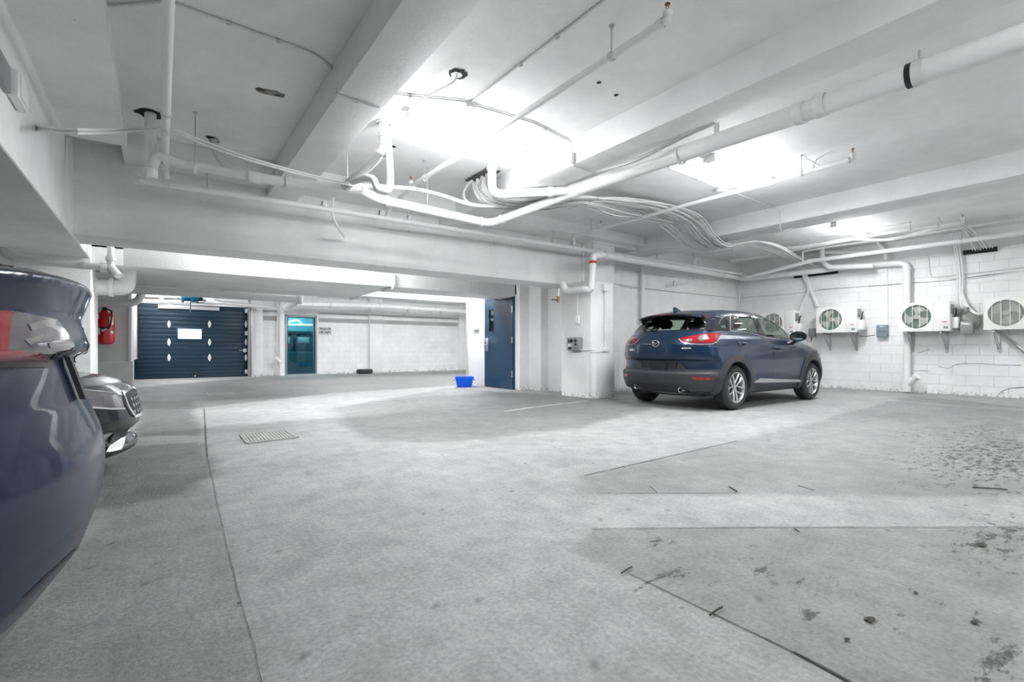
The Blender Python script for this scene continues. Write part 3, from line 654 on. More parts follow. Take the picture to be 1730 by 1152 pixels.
tube('drop', [rel((6.27, 6.72, CH+2.12)), rel((6.27, 6.80, CH+2.02)), rel((6.27, 6.80, CH+1.93))], 0.022, 'pipe', t, fil=0.03)
# pipe that comes over the camera on the left
t = thing('sprinkler_pipe', 'long white pipe overhead at left that joins the cross pipe', 'pipe', (0.03, 3.0, 2.95)); O = Vector(t.location)
tube('pipe', [rel((0.03, -5.9, 2.92)), rel((0.03, 6.72, 2.92)), rel((0.05, 6.78, 2.83))], 0.034, 'pipe', t, fil=0.04, n=16); collar(t, rel((0.03, 6.45, 2.92)), (0, 1, 0), 0.042, 0.05); t['_d'] = (0, 1, 0); hanger(t, rel((0.03, 5.1, 2.92)), 0.036, CEIL-O.z); hanger(t, rel((0.03, 1.0, 2.92)), 0.036, CEIL-O.z)
# cross main
t = thing('sprinkler_pipe', 'long white cross pipe with clamps running along the near face of the cross beam', 'pipe', (6, 6.78, 2.8)); O = Vector(t.location)
ma = atY(228, 303, 6.78); mb = Vector((11.9, 6.78, CH+1.92)); mc = atY(1256, 463.5, 6.78)
tube('pipe', [rel(ma), rel(mc)], 0.035, 'pipe', t, n=16); t['_d'] = (1, 0, 0)
for u, v in ((231, 303.5), (281, 309), (548, 346), (644, 361), (968, 410)):
    q = atY(u, v, 6.78); collar(t, rel(q), (1, 0, 0), 0.047, 0.06, 'pipe_g')
for u, v in ((350, 320), (690, 368), (935, 406), (1110, 438)):
    q = atY(u, v, 6.78); hanger(t, rel(q), 0.036, (CH+2.15 if q.x < 8 else CEIL)-O.z)
q = atY(281, 309, 6.78); cyl('valve_stub', rel(q), rel(q+Vector((0, 0, .1))), 0.03, 'steel', t)
q = atY(548, 346, 6.78); tube('test_loop', [rel(q+Vector((.12, 0, .12))), rel(q+Vector((.10, 0, -.12))), rel(q+Vector((.18, 0, -.28))), rel(q+Vector((.35, 0.3, -.32)))], 0.016, 'pipe', t, fil=0.08)
# drain along middle wall with red band
t = thing('drain_pipe', 'white pipe with a red band turning down the pillar and along the middle wall', 'pipe', (6.6, 7.0, 2.4)); O = Vector(t.location)
z1 = CH+1.885; px = 6.60; py = 6.33
tube('pipe', [rel((5.78, 7.12, 1.86)), rel((5.86, 6.85, 1.84)), rel((6.35, 6.36, 1.86))], 0.062, 'pipe_g', t, fil=0.12, n=18)
pa = atY(1002, 432, py); pb = atY(998, 490, py)
tube('pipe', [rel(atY(950, 478, 6.9)), rel(atY(956, 492, 6.85)), rel(atY(988, 488, 6.4)), rel(pb), rel(atY(1002, 440, py)), rel(pa), rel(atY(1016, 430, 6.36)), rel(atY(1050, 437, 6.6)), rel(atY(1256, 470, 6.95))], 0.062, 'pipe', t, fil=0.09, n=18)
bpy.data.objects.remove([c for c in t.children if c.name.startswith('pipe')][0])
collar(t, rel(atY(1002, 443, py)), (0, 0, 1), 0.070, 0.045, 'orange', 'red_band'); collar(t, rel(pb+Vector((0, 0, .02))), (0, 0, 1), 0.070, 0.05); collar(t, rel(atY(1022, 431, 6.38)), (1, .15, -.02), 0.070, 0.05)
for u, v in ((1130, 449.5), (1225, 465)): collar(t, rel(atY(u, v, 6.8)), (1, .1, 0), 0.069, 0.06)
# shutoff valve on the pipe end
q = atY(943, 505, 6.9); tube('valve_body', [rel(q+Vector((0, 0, .05))), rel(q+Vector((0, 0, -.07)))], 0.024, 'brass', t); box('valve_handle', rel(q+Vector((-.16, -.01, -.03))), rel(q+Vector((0, .01, -.012))), 'bluedoor', t, 0.003)
tube('drain_stub', [rel(q+Vector((.02, 0, .2))), rel(q+Vector((0, 0, .05)))], 0.02, 'pipe', t)
# looped test pipe at the corner
t = thing('loop_pipe', 'small white looped pipe hanging in front of the middle wall above the car', 'pipe', (10, 7.0, 2.6)); O = Vector(t.location)
y_ = 7.08; tube('pipe', [rel(atY(u, v, y_)) for u, v in ((1180, 447), (1179, 438), (1172, 437), (1171, 452), (1173, 474), (1140, 480))], 0.022, 'pipe', t, fil=0.05, n=12)
_p = atY(1172, 441, y_); cyl('hanger_rod', rel(_p), rel((_p.x, _p.y, CEIL)), .006, 'steel', t, 8); collar(t, rel(atY(1139, 478, y_)), (0, 0, 1), 0.032, .10, 'steel', 'valve_body')
# vertical conduits on the middle wall
t = tag(tube('vertical_pipe', [atY(1085, 452, 7.2), Vector((atY(1085, 452, 7.2).x, 7.2, 0.0))], 0.045, 'pipe'), 'white vertical pipe on the middle wall left of the parked blue car', 'pipe')
# --- pipes along the right wall
t = thing('drain_pipe', 'white drain pipe along the right wall dropping behind the middle air conditioner', 'pipe', (12.7, 5, 2.6)); O = Vector(t.location)
xw = 12.72
e1 = atX(1532, 444, xw); eb = Vector((xw, e1.y, 0.30))
tube('pipe', [rel(atY(1256, 470, 6.95)), rel(atX(1275, 469, 12.5)), rel(atX(1385, 457, 12.6)), rel(atX(1440, 449, xw)), rel(e1), rel(eb)], 0.065, 'pipe', t, fil=0.14, n=18)
tube('cleanout', [rel((xw, e1.y, 0.02)), rel((xw, e1.y, 0.36))], 0.075, 'pipe', t, n=18); tube('cleanout_branch', [rel((xw, e1.y, 0.16)), rel((xw-.06, e1.y-.16, 0.32))], 0.062, 'pipe', t, n=18)
lathe('cleanout_cap', [(0, 0), (.05, 0), (.068, .02), (.068, .06), (0, .07)], rel((xw-.06, e1.y-.16, 0.32)), (-.06, -.16, .16), 'pipe', t, n=18)
collar(t, rel(e1+Vector((0, 0, -.12))), (0, 0, 1), 0.074, 0.05); collar(t, rel(atX(1478, 447, xw)), (0, 1, 0), 0.074, 0.05); collar(t, rel(atX(1300, 466, 12.52)), (0, 1, 0), 0.074, 0.05)
collar(t, rel((xw, e1.y, 0.62)), (0, 0, 1), 0.072, 0.012)
t = thing('sprinkler_pipe', 'white pipe running along the right wall over the air conditioners', 'pipe', (12.3, 3, 2.8)); O = Vector(t.location)
x_ = 12.2; a = atX(1262, 469, 12.0); b = atX(1368, 441, x_); c = atX(1730, 393, x_)
tube('pipe', [rel(mc+Vector((-.02, 0, 0))), rel(a), rel(b), rel(c), rel(c+(c-b)*0.8)], 0.045, 'pipe', t, fil=0.08, n=16); collar(t, rel(mc), (1, 0, 0), 0.055, 0.08); collar(t, rel(b), (0, 1, 0), 0.056, 0.10)
t['_d'] = (0, 1, 0); hanger(t, rel(atX(1625, 407, x_)), 0.046, CEIL-O.z)
t = thing('sprinkler_pipe', 'upper white pipe near the ceiling at the right wall ending in a sprinkler', 'pipe', (11.2, 3, 2.9)); O = Vector(t.location)
x2 = 11.2; pts = [atX(u, v, x2) for u, v in ((1235, 441), (1300, 430), (1480, 396), (1620, 377))]
tube('pipe', [rel(p) for p in pts], 0.028, 'pipe', t, n=14); sprinkler(t, rel(pts[-1]), (0, -1, 0), 0.07); t['_d'] = (0, 1, 0)
for u, v in ((1365, 418), (1538, 388), (1585, 382)): hanger(t, rel(atX(u, v, x2)), 0.03, CEIL-O.z)
tube('sway_brace', [rel(atX(1592, 381, x2)), rel(atX(1575, 352, x2))], 0.01, 'steel', t, n=8)
t = thing('branch_pipe', 'white short branch pipe with vertical stub beside the right wall slot', 'pipe', (12.4, 5, 2.7)); O = Vector(t.location)
tube('pipe', [rel(atX(u, v, 12.45)) for u, v in ((1389, 417), (1389, 440), (1400, 452), (1475, 449))], 0.055, 'pipe', t, fil=0.1, n=16)
tube('pipe', [rel(atX(u, v, 12.1)) for u, v in ((1356, 442), (1356, 425), (1400, 417), (1555, 396), (1730, 368))], 0.022, 'pipe', t, fil=0.05, n=12)
tube('pipe', [rel(atX(u, v, 12.6)) for u, v in ((1395, 426), (1460, 427), (1478, 427))], 0.04, 'pipe', t, fil=0.05, n=12)
tube('pipe', [rel(atX(u, v, 12.55)) for u, v in ((1481, 404), (1484, 414), (1495, 422), (1496, 438))], 0.03, 'pipe', t, fil=0.1, n=12)

# --- cables
def cable_run(name, label, cat, centers, n, spread, r, mats, seed=1, seg=7, group=None, ox=None):
    """centers: list of (point, spread vector, sag); each cable is a part of its own"""
    rs = random.Random(seed); t = thing(name, label, cat, centers[0][0], 0, group); O_ = Vector(t.location)
    for k in range(n):
        f = (k+0.5)/n*2-1; pts = []; ph = rs.uniform(0, 6)
        for i, (c, w) in enumerate(centers):
            j = Vector((rs.uniform(-1, 1), rs.uniform(-1, 1), rs.uniform(-1, 1)))*spread*(0.35 if 0 < i < len(centers)-1 else 0.1)
            pts.append(Vector(c)+Vector(w)*f+j)
        tube('cable', [p-O_ for p in catmull(pts, seg)], r*rs.uniform(0.6, 1.3), rs.choice(mats), t, n=6)
    return t
V3 = Vector
blk0 = atZ(797, 300, CEIL); blk1 = atZ(848, 273, CEIL)
t = thing('cable_entry_block', 'row of white cable glands in a strip on the ceiling where the thick bundle drops', 'cable entry', ((blk0+blk1)/2)); O = Vector(t.location)
box('entry_plate', rel((3.40, 5.28, CEIL-.02)), rel((3.60, 5.85, CEIL)), 'crack', t)
for k in range(9): lathe('gland', [(0, -.07), (.022, -.07), (.026, -.04), (.026, 0)], rel((3.50+.03*(k % 2), 5.32+.06*k, CEIL-.01)), (0, 0, 1), 'white', t, n=10)
main = [((3.50, 5.56, CEIL-.05), (0, .24, 0)), ((3.50, 5.55, 3.08), (0, .23, 0)), ((3.62, 5.50, 2.93), (0, .2, 0.02)), (atZ(868, 345, 2.88), (.02, .20, 0)), (atZ(925, 338, 2.9), (0, .16, .0)),
        (atZ(985, 338, 2.97), (0, .14, 0)), (atZ(1045, 342, 3.12), (0.03, .2, 0)), (atZ(1108, 355, 3.16), (.04, .30, 0)), (atZ(1150, 376, 3.10), (.06, .42, 0)), (atZ(1180, 405, 2.93), (0.10, .40, 0)), (atZ(1212, 420, 2.84), (0.1, .30, 0)),
        (atZ(1265, 410, 3.0), (.1, .2, 0)), (atZ(1310, 420, 3.0), (.1, .16, 0)), (atX(1345, 440, 12.3), (0, .2, 0.03)), (atX(1380, 459, 12.78), (0, .24, 0))]
cb = cable_run('cable_bundle', 'thick bundle of white cables sagging from the ceiling block to the right wall slot', 'cables', main, 24, 0.06, 0.0115, ['cable', 'cable', 'cable', 'cable_g'], 5)
O = Vector(cb.location)
for (u, v, Z) in ((868, 350, 2.86), (985, 342, 2.95), (1108, 357, 3.14), (1165, 372, 3.10), (1215, 424, 2.84)):
    q = atZ(u, v, Z); box('cable_strap', rel(q+V3((-.012, -.30, -.022))), rel(q+V3((.012, .30, -.014))), 'steel', cb)
    cyl('strap_rod', rel(q+V3((0, -.29, -.02))), rel((q.x, q.y-.29, CEIL if not (3.6 < q.x < 4.2 or q.x > 8.1) else ZB)), 0.004, 'steel', cb, 6)
# lower loose strands under the run
for q_, (pp, nn) in enumerate(((((atZ(868,352,2.86),(0,.1,0)),(atZ(930,352,2.78),(0,.12,0)),(atZ(985,345,2.88),(0,.1,0)),(atZ(1040,362,2.98),(0,.14,0)),(atZ(1090,368,3.05),(0,.1,0)),(atZ(1130,378,3.06),(0,.1,0))), 7),)):
    cable_run('cable_bundle', 'loose grey cable strands sagging below the thick white bundle near mid ceiling', 'cables', pp, nn, 0.05, 0.009, ['cable_g', 'cable'], 9)
cable_run('cable_bundle', 'thin pale cables looping behind the thick bundle just under the ceiling glands', 'cables', [((3.42, 5.75, CEIL-.04), (0, .08, 0)), ((3.38, 5.85, 3.05), (0.03, .1, 0)), ((3.45, 5.8, 2.9), (.03, .06, 0)), (atZ(850, 350, 2.86), (0, .12, 0))], 5, 0.05, 0.006, ['cable'], 12)
# left bundle from the beam face
lb = [(atX(62, 217, -.80), (0, 0, .02)), (atX(130, 222, -.5), (0, 0, .02)), (atY(200, 221, 5.6), (0, 0, .02)), (atY(285, 219, 5.4), (0, 0, .012)), (atY(340, 240, 5.4), (0, 0, .02)), (atY(420, 268, 5.4), (0, 0, .02)), (atY(520, 296, 5.45), (0, 0, .012)), (atY(600, 312, 5.45), (0, 0, .015)),
      (atY(690, 318, 5.45), (0, 0, .015)), (atY(740, 328, 5.5), (0, 0, .015)), (atY(800, 346, 5.5), (0, 0, .02)), (atZ(868, 350, 2.87), (0, .05, 0))]
t = cable_run('cable_bundle', 'slim bundle of pale cables crossing below the ceiling from the left beam', 'cables', lb, 5, 0.006, 0.008, ['cable', 'cable_g', 'cable'], 3); O = Vector(t.location)
lathe('cable_ring', [(.03, -.008), (.038, -.008), (.038, .008), (.03, .008)], rel(atY(284, 222, 5.4)), (1, 0, .2), 'pipe', t, n=14)
# bundle along middle beam underside toward the right
cable_run('cable_bundle', 'dark grey cable bundle strapped along the underside of the middle beam', 'cables', [(atX(1010, 290, 4.0), (.02, 0, 0)), (atX(1070, 272, 4.0), (.02, 0, 0)), (atX(1125, 246, 4.05), (.03, 0, 0)), (atX(1165, 226, 4.05), (.02, 0, 0)), (atX(1208, 208, 4.06), (.02, 0, 0))], 5, 0.012, 0.010, ['cable_g', 'cable'], 14)
# second bundle at the far right
sb = [(atX(1262, 415, 10.3), (0, .05, 0)), (atX(1340, 418, 10.9), (0, .05, .01)), (atX(1430, 404, 11.3), (0, .06, .01)), (atX(1500, 405, 11.7), (0, .05, .01)), (atX(1560, 392, 11.6), (0, .05, .01)), (atX(1610, 380, 11.5), (0, .06, .02)), (atX(1640, 392, 12.0), (0, .08, .02)), (atX(1660, 421, 12.76), (0, .16, 0))]
cable_run('cable_bundle', 'bundle of white cables curving into the wall slot above the gas meter', 'cables', sb, 8, 0.04, 0.014, ['cable', 'cable', 'cable_g'], 21)
def drops(label, pts, n, seed, sp=(0, .04, 0)):
    return cable_run('line_set', label, 'cables', [(atX(u, v, x), sp) for u, v, x in pts], n, 0.02, 0.020, ['cable', 'cable', 'white'], seed)
drops('white curving hoses down the wall to the air conditioner behind the car', [(1362, 462, 12.7), (1366, 490, 12.78), (1355, 515, 12.78), (1349, 535, 12.75), (1347, 546, 12.7)], 2, 31, (0, .03, 0))
drops('white straight hoses down to the air conditioner right of the car', [(1356, 462, 12.7), (1368, 485, 12.78), (1376, 505, 12.78), (1381, 518, 12.75)], 3, 32)
drops('tall white line set down the wall between the two right air conditioners', [(1612, 400, 12.5), (1617, 418, 12.74), (1622, 460, 12.78), (1622, 500, 12.78), (1624, 522, 12.76)], 3, 33, (0, .06, 0))
drops('white hoses slanting from the tall line set to the rightmost air conditioner', [(1622, 490, 12.78), (1632, 515, 12.76), (1648, 529, 12.7), (1662, 530, 12.6)], 2, 34, (0, .03, .01))
# --- thin conduits
def conduit(label, pts, r=0.009, mat='pipe_g', clips=(), name='conduit'):
    t = thing(name, label, 'conduit', pts[0]); O_ = Vector(t.location)
    tube('tube', [Vector(p)-O_ for p in pts], r, mat, t, fil=0.10, n=8)
    for k in clips:
        p = Vector(pts[k[0]]).lerp(Vector(pts[k[0]+1]), k[1])-O_; collar(t, p, Vector(pts[k[0]+1])-Vector(pts[k[0]]), r*1.8, 0.025, 'steel', 'clip')
    return t
zc = CEIL-0.012
conduit('thin grey conduit curving along the ceiling at top left down to the first beam', [atZ(150, 0, zc), atZ(185, 11, zc), atZ(275, 3, zc), atZ(292, 5, zc), atZ(535, 92, zc), atZ(568, 122, zc)+V3((0,0,0)), atX(568, 158, 1.14)], clips=((3, .35), (3, .7)))
zb_ = ZB-0.01
conduit('thin conduit crossing the underside of the first beam', [atX(570, 160, 1.13), V3((1.14, atX(569,163,1.14).y, zb_)), V3((1.54, atX(569,163,1.14).y+.02, zb_)), V3((1.545, atX(569,163,1.14).y+.02, CEIL-.02))], clips=((1, .4),))
conduit('thin conduit along the ceiling from the first beam through the round junction box', [V3((1.56, 4.32, zc)), atZ(783, 171, zc), atZ(795, 176, zc), atZ(900, 207, zc), atZ(965, 240, zc), atX(968, 262, 3.70), atX(968, 279, 3.70)], clips=((0, .4), (3, .3)))
box_c = V3((3.695, atX(968, 279, 3.70).y, ZB+.06)); tag(box('pipe_fitting', box_c-V3((.035, .02, .06)), box_c+V3((0.012, .02, .06)), 'pipe', None, .006), 'small conduit fitting on the lower edge of the middle beam', 'fitting')
conduit('thin conduit under the middle beam from the fitting to the cable strap', [V3((3.70, box_c.y, ZB-.012)), V3((4.02, box_c.y+.03, ZB-.012))], clips=())
conduit('thin conduit along the ceiling from the junction box toward the top edge', [atZ(797, 172, zc), atZ(815, 158, zc), atZ(1022, 0, zc), atZ(1160, -110, zc)], r=0.010, clips=((1, .38), (1, .68)))
conduit('slack white cable from the ceiling hole to the tube light fixture', [atZ(772, 128, CEIL), atZ(768, 138, 3.15), atZ(742, 152, 3.17), atZ(706, 170, 3.17), atZ(684, 196, 3.2)], r=0.007, mat='cable')
q = atZ(794, 175, CEIL); tag(lathe('junction_box', [(0, -.05), (.05, -.05), (.058, -.04), (.058, 0)], q, (0, 0, 1), 'pipe', None, n=20), 'round white junction box on the ceiling where conduits meet', 'junction box')
t = conduit('thin white conduit across the ceiling by the second tube light', [atZ(1130, 283, zc), atZ(1218, 318, zc), atZ(1258, 332, zc), atZ(1312, 352, zc), atX(1318, 358, 8.19), atX(1318, 392, 8.19), V3((8.6, atX(1318,392,8.19).y, ZB-.012))], clips=((0, .5),))
q = atZ(1219, 318, CEIL); tag(box('junction_box', q-V3((.06, .05, .05)), q+V3((.06, .05, 0)), 'pipe', None, .008), 'square white junction box on the ceiling beside the second tube light', 'junction box')
q = atZ(1196, 269, CEIL-.02); tag(box('junction_box', q-V3((.05, .04, .05)), q+V3((.05, .04, 0)), 'pipe', None, .008), 'small white box at the end of the second tube light', 'junction box')
conduit('long thin conduit on the face of the cross beam', [atY(640, 385, 7.22), atY(760, 399, 7.22), atY(900, 421, 7.22), atY(995, 436, 7.22)], r=0.008, clips=((0, .4), (1, .5)))
conduit('thin conduit running along the middle wall above the car to the corner', [atY(1012, 442, 7.24), atY(1060, 450, 7.24), atY(1085, 460, 7.22), atY(1139, 468, 7.22)], r=0.010)
conduit('thin black edged cable on the middle wall running to the corner', [atY(1026, 477, 7.21), atY(1072, 485, 7.21), atY(1160, 495, 7.25), atY(1243, 503, 7.25)], r=0.007, mat='cable_g')
conduit('thin grey conduit on the right wall running from the corner', [V3((12.83, 7.15, atX(1250, 503, 12.83).z)), atX(1330, 497, 12.83), atX(1392, 489, 12.83), atX(1520, 479, 12.83)], r=0.007, mat='cable_g')
conduit('thin grey cable along the right wall toward the frame edge', [atX(1572, 468, 12.83), atX(1640, 471, 12.83), atX(1735, 456, 12.83)], r=0.010, mat='cable')
conduit('thin white pipe framing the upper right wall', [atX(1568, 431, 12.83), atX(1572, 469, 12.83), atX(1640, 462, 12.83), atX(1735, 451, 12.83)], r=0.009, mat='pipe_g')
conduit('thin vertical conduit down the right wall to the blue switch box', [atX(1499, 440, 12.83), atX(1500, 555, 12.83), atX(1500, 561, 12.80), atX(1496, 565, 12.75)], r=0.009, mat='pipe')
t = conduit('thin black cable drooping from the line set behind the car mirror', [atX(1345, 541, 12.6), atX(1353, 556, 12.6), atX(1354, 568, 12.6), atX(1366, 578, 12.6), atX(1371, 576, 12.7), atX(1371, 564, 12.8)], r=0.007, mat='black')
t = conduit('thin black cable from the air conditioner to the blue switch box', [atX(1452, 568, 12.7), atX(1462, 568, 12.75), atX(1478, 566, 12.78)], r=0.008, mat='black')
conduit('thin conduit down the corner of the middle wall', [V3((12.74, 7.16, 2.6)), V3((12.74, 7.16, 1.7)), V3((12.76, 7.17, 1.5))], r=0.012, mat='steel')
# conduit drops on cross beams beyond
for (u, v0_, v1_, uu, vv, Y, lb_) in ((666, 463, 486, 646, 491, 8.88, 'white conduit drop at the end of the bright beam face'), (611, 488, 500, 592, 505, 11.0, 'small white conduit drop below the second cross beam')):
    conduit(lb_, [atY(u, v0_, Y), atY(u, v1_, Y), atY(uu, vv, Y+.35)], r=0.03, mat='pipe')
conduit('thin conduit on the cross beam above the blue door', [atY(869, 480, 8.88), atY(869, 500, 8.88), atY(842, 505, 9.3)], r=0.012, mat='pipe')
#@@FARPIPES
# ================================================================ FAR BACK PIPES
def atp(u, v, Y): return atY(u, v, Y)
t = thing('ceiling_pipe', 'thick white pipe running above the garage door to a cap before the waste room', 'pipe', (1.5, 14, 2.4)); O = Vector(t.location)
tube('pipe', [rel(atY(222, 489, 13.8)), rel(atY(380, 498, 13.8)), rel(atY(505, 506, 13.8)), rel(atY(483, 520, 16.6))], 0.095, 'pipe', t, fil=0.06, n=18)
lathe('pipe_cap', [(.09, 0), (.13, .01), (.13, .1), (.09, .12), (0, .12)], rel(atY(502, 505.5, 13.8)), (1, 0, 0), 'pipe', t, n=18)
t = thing('ceiling_pipe', 'long white pipe with clamps along the back wall beyond the waste room door', 'pipe', (4, 17.6, 2.5)); O = Vector(t.location)
tube('pipe', [rel(atY(490, 513, 17.5)), rel(atY(640, 517, 17.5)), rel(atY(790, 526, 17.5))], 0.085, 'pipe', t, n=16)
for u in (558, 690, 745): collar(t, rel(atY(u, 513.5+(u-490)*.044 if u > 640 else 515, 17.5)), (1, 0, 0), 0.10, .08, 'pipe_g')
t['_d'] = (1, 0, 0)
for u, v in ((528, 514), (640, 517), (735, 522)): hanger(t, rel(atY(u, v, 17.5)), .088, CEIL-O.z)
t = thing('ceiling_pipe', 'thin white pipe behind the long clamp pipe at the back wall', 'pipe', (4, 18, 2.6)); O = Vector(t.location)
tube('pipe', [rel(atY(500, 509, 18)), rel(atY(640, 513, 18)), rel(atY(790, 520, 18))], 0.035, 'pipe', t, n=12)
t = thing('ceiling_pipe', 'lower thin pipe on brackets above the garage door', 'pipe', (1, 18, 2.4)); O = Vector(t.location)
tube('pipe', [rel(atY(245, 508, 18.0)), rel(atY(380, 512, 18.0)), rel(atY(470, 521, 18.0))], 0.05, 'pipe_g', t, n=12)
t = thing('vertical_pipe', 'white vertical waste pipe left of the waste room door', 'pipe', (3.2, 18.3, 0)); O = Vector(t.location); xx = atY(476, 600, 18.3).x
tube('pipe', [rel((xx, 18.3, 0)), rel((xx, 18.3, 2.62))], 0.075, 'pipe', t, n=16); box('side_panel', rel((xx-.13, 18.36, 0)), rel((xx-.02, 18.45, 2.75)), 'pipe_g', t)
tube('cleanout_branch', [rel((xx, 18.3, .42)), rel((xx-.2, 18.2, .62))], 0.06, 'pipe', t, n=12)
# pipes and elbow by the extinguisher column
t = thing('drain_pipe', 'fat white pipe elbow at the top of the extinguisher column', 'pipe', (-.8, 12.5, 2.2)); O = Vector(t.location)
tube('pipe', [rel(atY(140, 485, 9.35)), rel(atY(211, 486, 9.35)), rel(atY(214, 472, 9.35)), rel(atY(213, 456, 9.35))], 0.115, 'pipe', t, fil=0.16, n=20)
lathe('pipe_cap', [(0, 0), (.11, 0), (.125, .02), (.125, .12), (0.1, .12)], rel(atY(213, 466, 9.35)), (0, 0, 1), 'pipe', t, n=20)
collar(t, rel(atY(188, 485.5, 9.35)), (1, 0, 0), .135, .06)
tube('pipe', [rel(atY(140, 464, 9.5)), rel(atY(196, 461, 9.5))], 0.065, 'pipe', t, n=16)
t = thing('drain_pipe', 'white pipe bending down beside the garage door at the column', 'pipe', (-.7, 14.8, 2.1)); O = Vector(t.location)
tube('pipe', [rel(atY(130, 513, 14.6)), rel(atY(228, 512, 14.6)), rel(atY(239, 500, 14.6)), rel(atY(239, 478, 14.6))], 0.085, 'pipe_g', t, fil=0.3, n=16)
t = thing('sprinkler_pipe', 'white pipe along the low ceiling joining a vertical drop left of the cross beam', 'pipe', (-1.5, 8.5, 2.1)); O = Vector(t.location)
tube('pipe', [rel(atY(30, 440, 8.5)), rel(atY(182, 452, 8.5))], 0.045, 'pipe_g', t, n=14); tube('riser', [rel(atY(187, 405, 8.5)), rel(atY(187, 452, 8.5))], 0.04, 'pipe', t, n=14)
tube('pipe', [rel(atY(187, 450, 8.5)), rel(atY(200, 466, 8.4))], 0.045, 'pipe', t, n=14)
collar(t, rel(atY(187, 437, 8.5)), (0, 0, 1), .055, .06, 'pipe_g'); collar(t, rel(atY(175, 452, 8.5)), (1, 0, 0), .06, .07, 'pipe_g'); collar(t, rel(atY(30, 440, 8.5)), (1, 0, 0), .06, .07, 'pipe_g'); collar(t, rel(atY(140, 448, 8.5)), (1, 0, 0), .05, .05, 'pipe_g')
tube('elbow', [rel(atY(30, 440, 8.5)), rel(atY(10, 430, 8.5)), rel(atY(0, 412, 8.5))], .045, 'pipe_g', t, fil=.1)
# ================================================================ FIRE EXTINGUISHER
ex = atY(176, 556, 14.8); zb = atY(176, 582, 14.8).z; zt = atY(176, 527, 14.8).z
t = thing('fire_extinguisher', 'red fire extinguisher hanging on the grey column left of the garage door', 'extinguisher', (ex.x, 14.86, zb)); H_ = zt-zb
lathe('cylinder', [(0, 0), (.13, .005), (.185, .05), (.19, .1), (.19, H_*.82), (.16, H_*.93), (.07, H_), (.05, H_+.04), (0, H_+.04)], (0, 0, 0), (0, 0, 1), 'red', t, n=28)
lathe('band', [(.191, H_*.50), (.193, H_*.5), (.193, H_*.5+.02), (.191, H_*.5+.02)], (0, 0, 0), (0, 0, 1), 'black', t, n=28)
box('valve', (-.04, -.05, H_+.03), (.05, .05, H_+.11), 'black', t, .01); box('lever', (-.02, -.13, H_+.10), (.02, .05, H_+.13), 'black', t, .004)
tube('hose', catmull([(0.03, -.05, H_+.07), (.14, -.16, H_-.0), (.12, -.2, H_*.6), (.05, -.2, H_*.47)], 6), .018, 'gloss', t, n=8)
lathe('nozzle', [(0, 0), (.03, 0), (.045, .1), (0, .1)], (.06, -.2, H_*.48), (-.6, 0, -.3), 'steel', t, n=12)
for x0, x1, z0, z1 in ((-.16, -.08, H_*.78, H_*.92), (-.16, -.06, H_*.3, H_*.5), (.10, .17, H_*.6, H_*.86), (.12, .17, H_*.34, H_*.42)):
    bm = bmesh.new(); R_ = .1915; N_ = 4; vs = []
    for i in range(N_+1):
        a = math.asin(max(-.99, min(.99, (x0+(x1-x0)*i/N_)/R_))); vs.append((bm.verts.new((R_*math.sin(a), -R_*math.cos(a), z0)), bm.verts.new((R_*math.sin(a), -R_*math.cos(a), z1))))
    for i in range(N_): bm.faces.new((vs[i][0], vs[i+1][0], vs[i+1][1], vs[i][1]))
    bm_obj('paper_label', bm, 'label', t)
# ================================================================ GARAGE DOOR
YG = YB+0.02
g = thing('door_1', '', '', (GX0, YG, 0)); del g['label']; del g['category']; struct(g)
gw = GX1-GX0; gh = GZ; rows = [0, .33, .73, 1.13, 1.53, 1.93, gh]
for i in range(6):
    z0, z1 = rows[i], rows[i+1]; bm = bmesh.new()
    cuts = [z0+.006, z0+(z1-z0)*.33, z0+(z1-z0)*.67, z1-.006]
    for a, b in zip(cuts[:-1], cuts[1:]): box_bm(bm, (0.01, 0, a), (gw-.01, .05, b-.010 if b != cuts[-1] else b), .003)
    box_bm(bm, (0.01, .012, z0+.004), (gw-.01, .06, z1-.004))
    bm_obj('door_panel', bm, 'garage', g)
wx0, wx1 = atY(301, 563, YB).x-GX0, atY(340, 563, YB).x-GX0; wz0, wz1 = atY(320, 572, YB).z, atY(320, 556, YB).z
wn = box('window_frame', (wx0-.05, -.02, wz0-.05), (wx1+.05, .03, wz1+.05), 'bluedoor', g, .008); box('window_pane', (wx0, -.026, wz0), (wx1, -.018, wz1), 'daylight', wn)
for u, cols in ((285.5, 3), (354, 3), (415.5, 3)):
    for v in (547.5, 578, 604):
        p = atY(u, v, YB); x = p.x-GX0; w_ = .05 if u < 400 else .04
        hgp = prism('hinge_plate', [(x-w_, p.z), (x-w_*.3, p.z+.11), (x+w_*.3, p.z+.11), (x+w_, p.z), (x+w_*.3, p.z-.11), (x-w_*.3, p.z-.11)], 'y', -.018, -.004, 'white', g, .003)
        prism('hinge_pin', [(x-w_*.9, p.z-.008), (x+w_*.9, p.z-.008), (x+w_*.9, p.z+.008), (x-w_*.9, p.z+.008)], 'y', -.026, -.016, 'steel', hgp)
for v in (525, 563, 628):
    p = atY(416, v, YB); box('roller_bracket', (p.x-GX0-.04, -.04, p.z-.07), (p.x-GX0+.05, -.004, p.z+.07), 'white', g, .006)
for v in (525, 556, 583): 
    p = atY(223.5, v, YB-.4); box('roller_bracket', (-.03, -.5, p.z-.07), (.06, -.4, p.z+.07), 'white', g, .006)
p = atY(411, 592, YB); tube('lock_bolt', [(p.x-GX0-.12, -.03, p.z), (p.x-GX0+.02, -.03, p.z)], .015, 'steel', g, n=8); box('lock_case', (p.x-GX0, -.05, p.z-.06), (p.x-GX0+.1, -.004, p.z+.06), 'white', g, .006)
x0, x1 = atY(267, 521, YB-.1).x-GX0, atY(371, 524, YB-.1).x-GX0
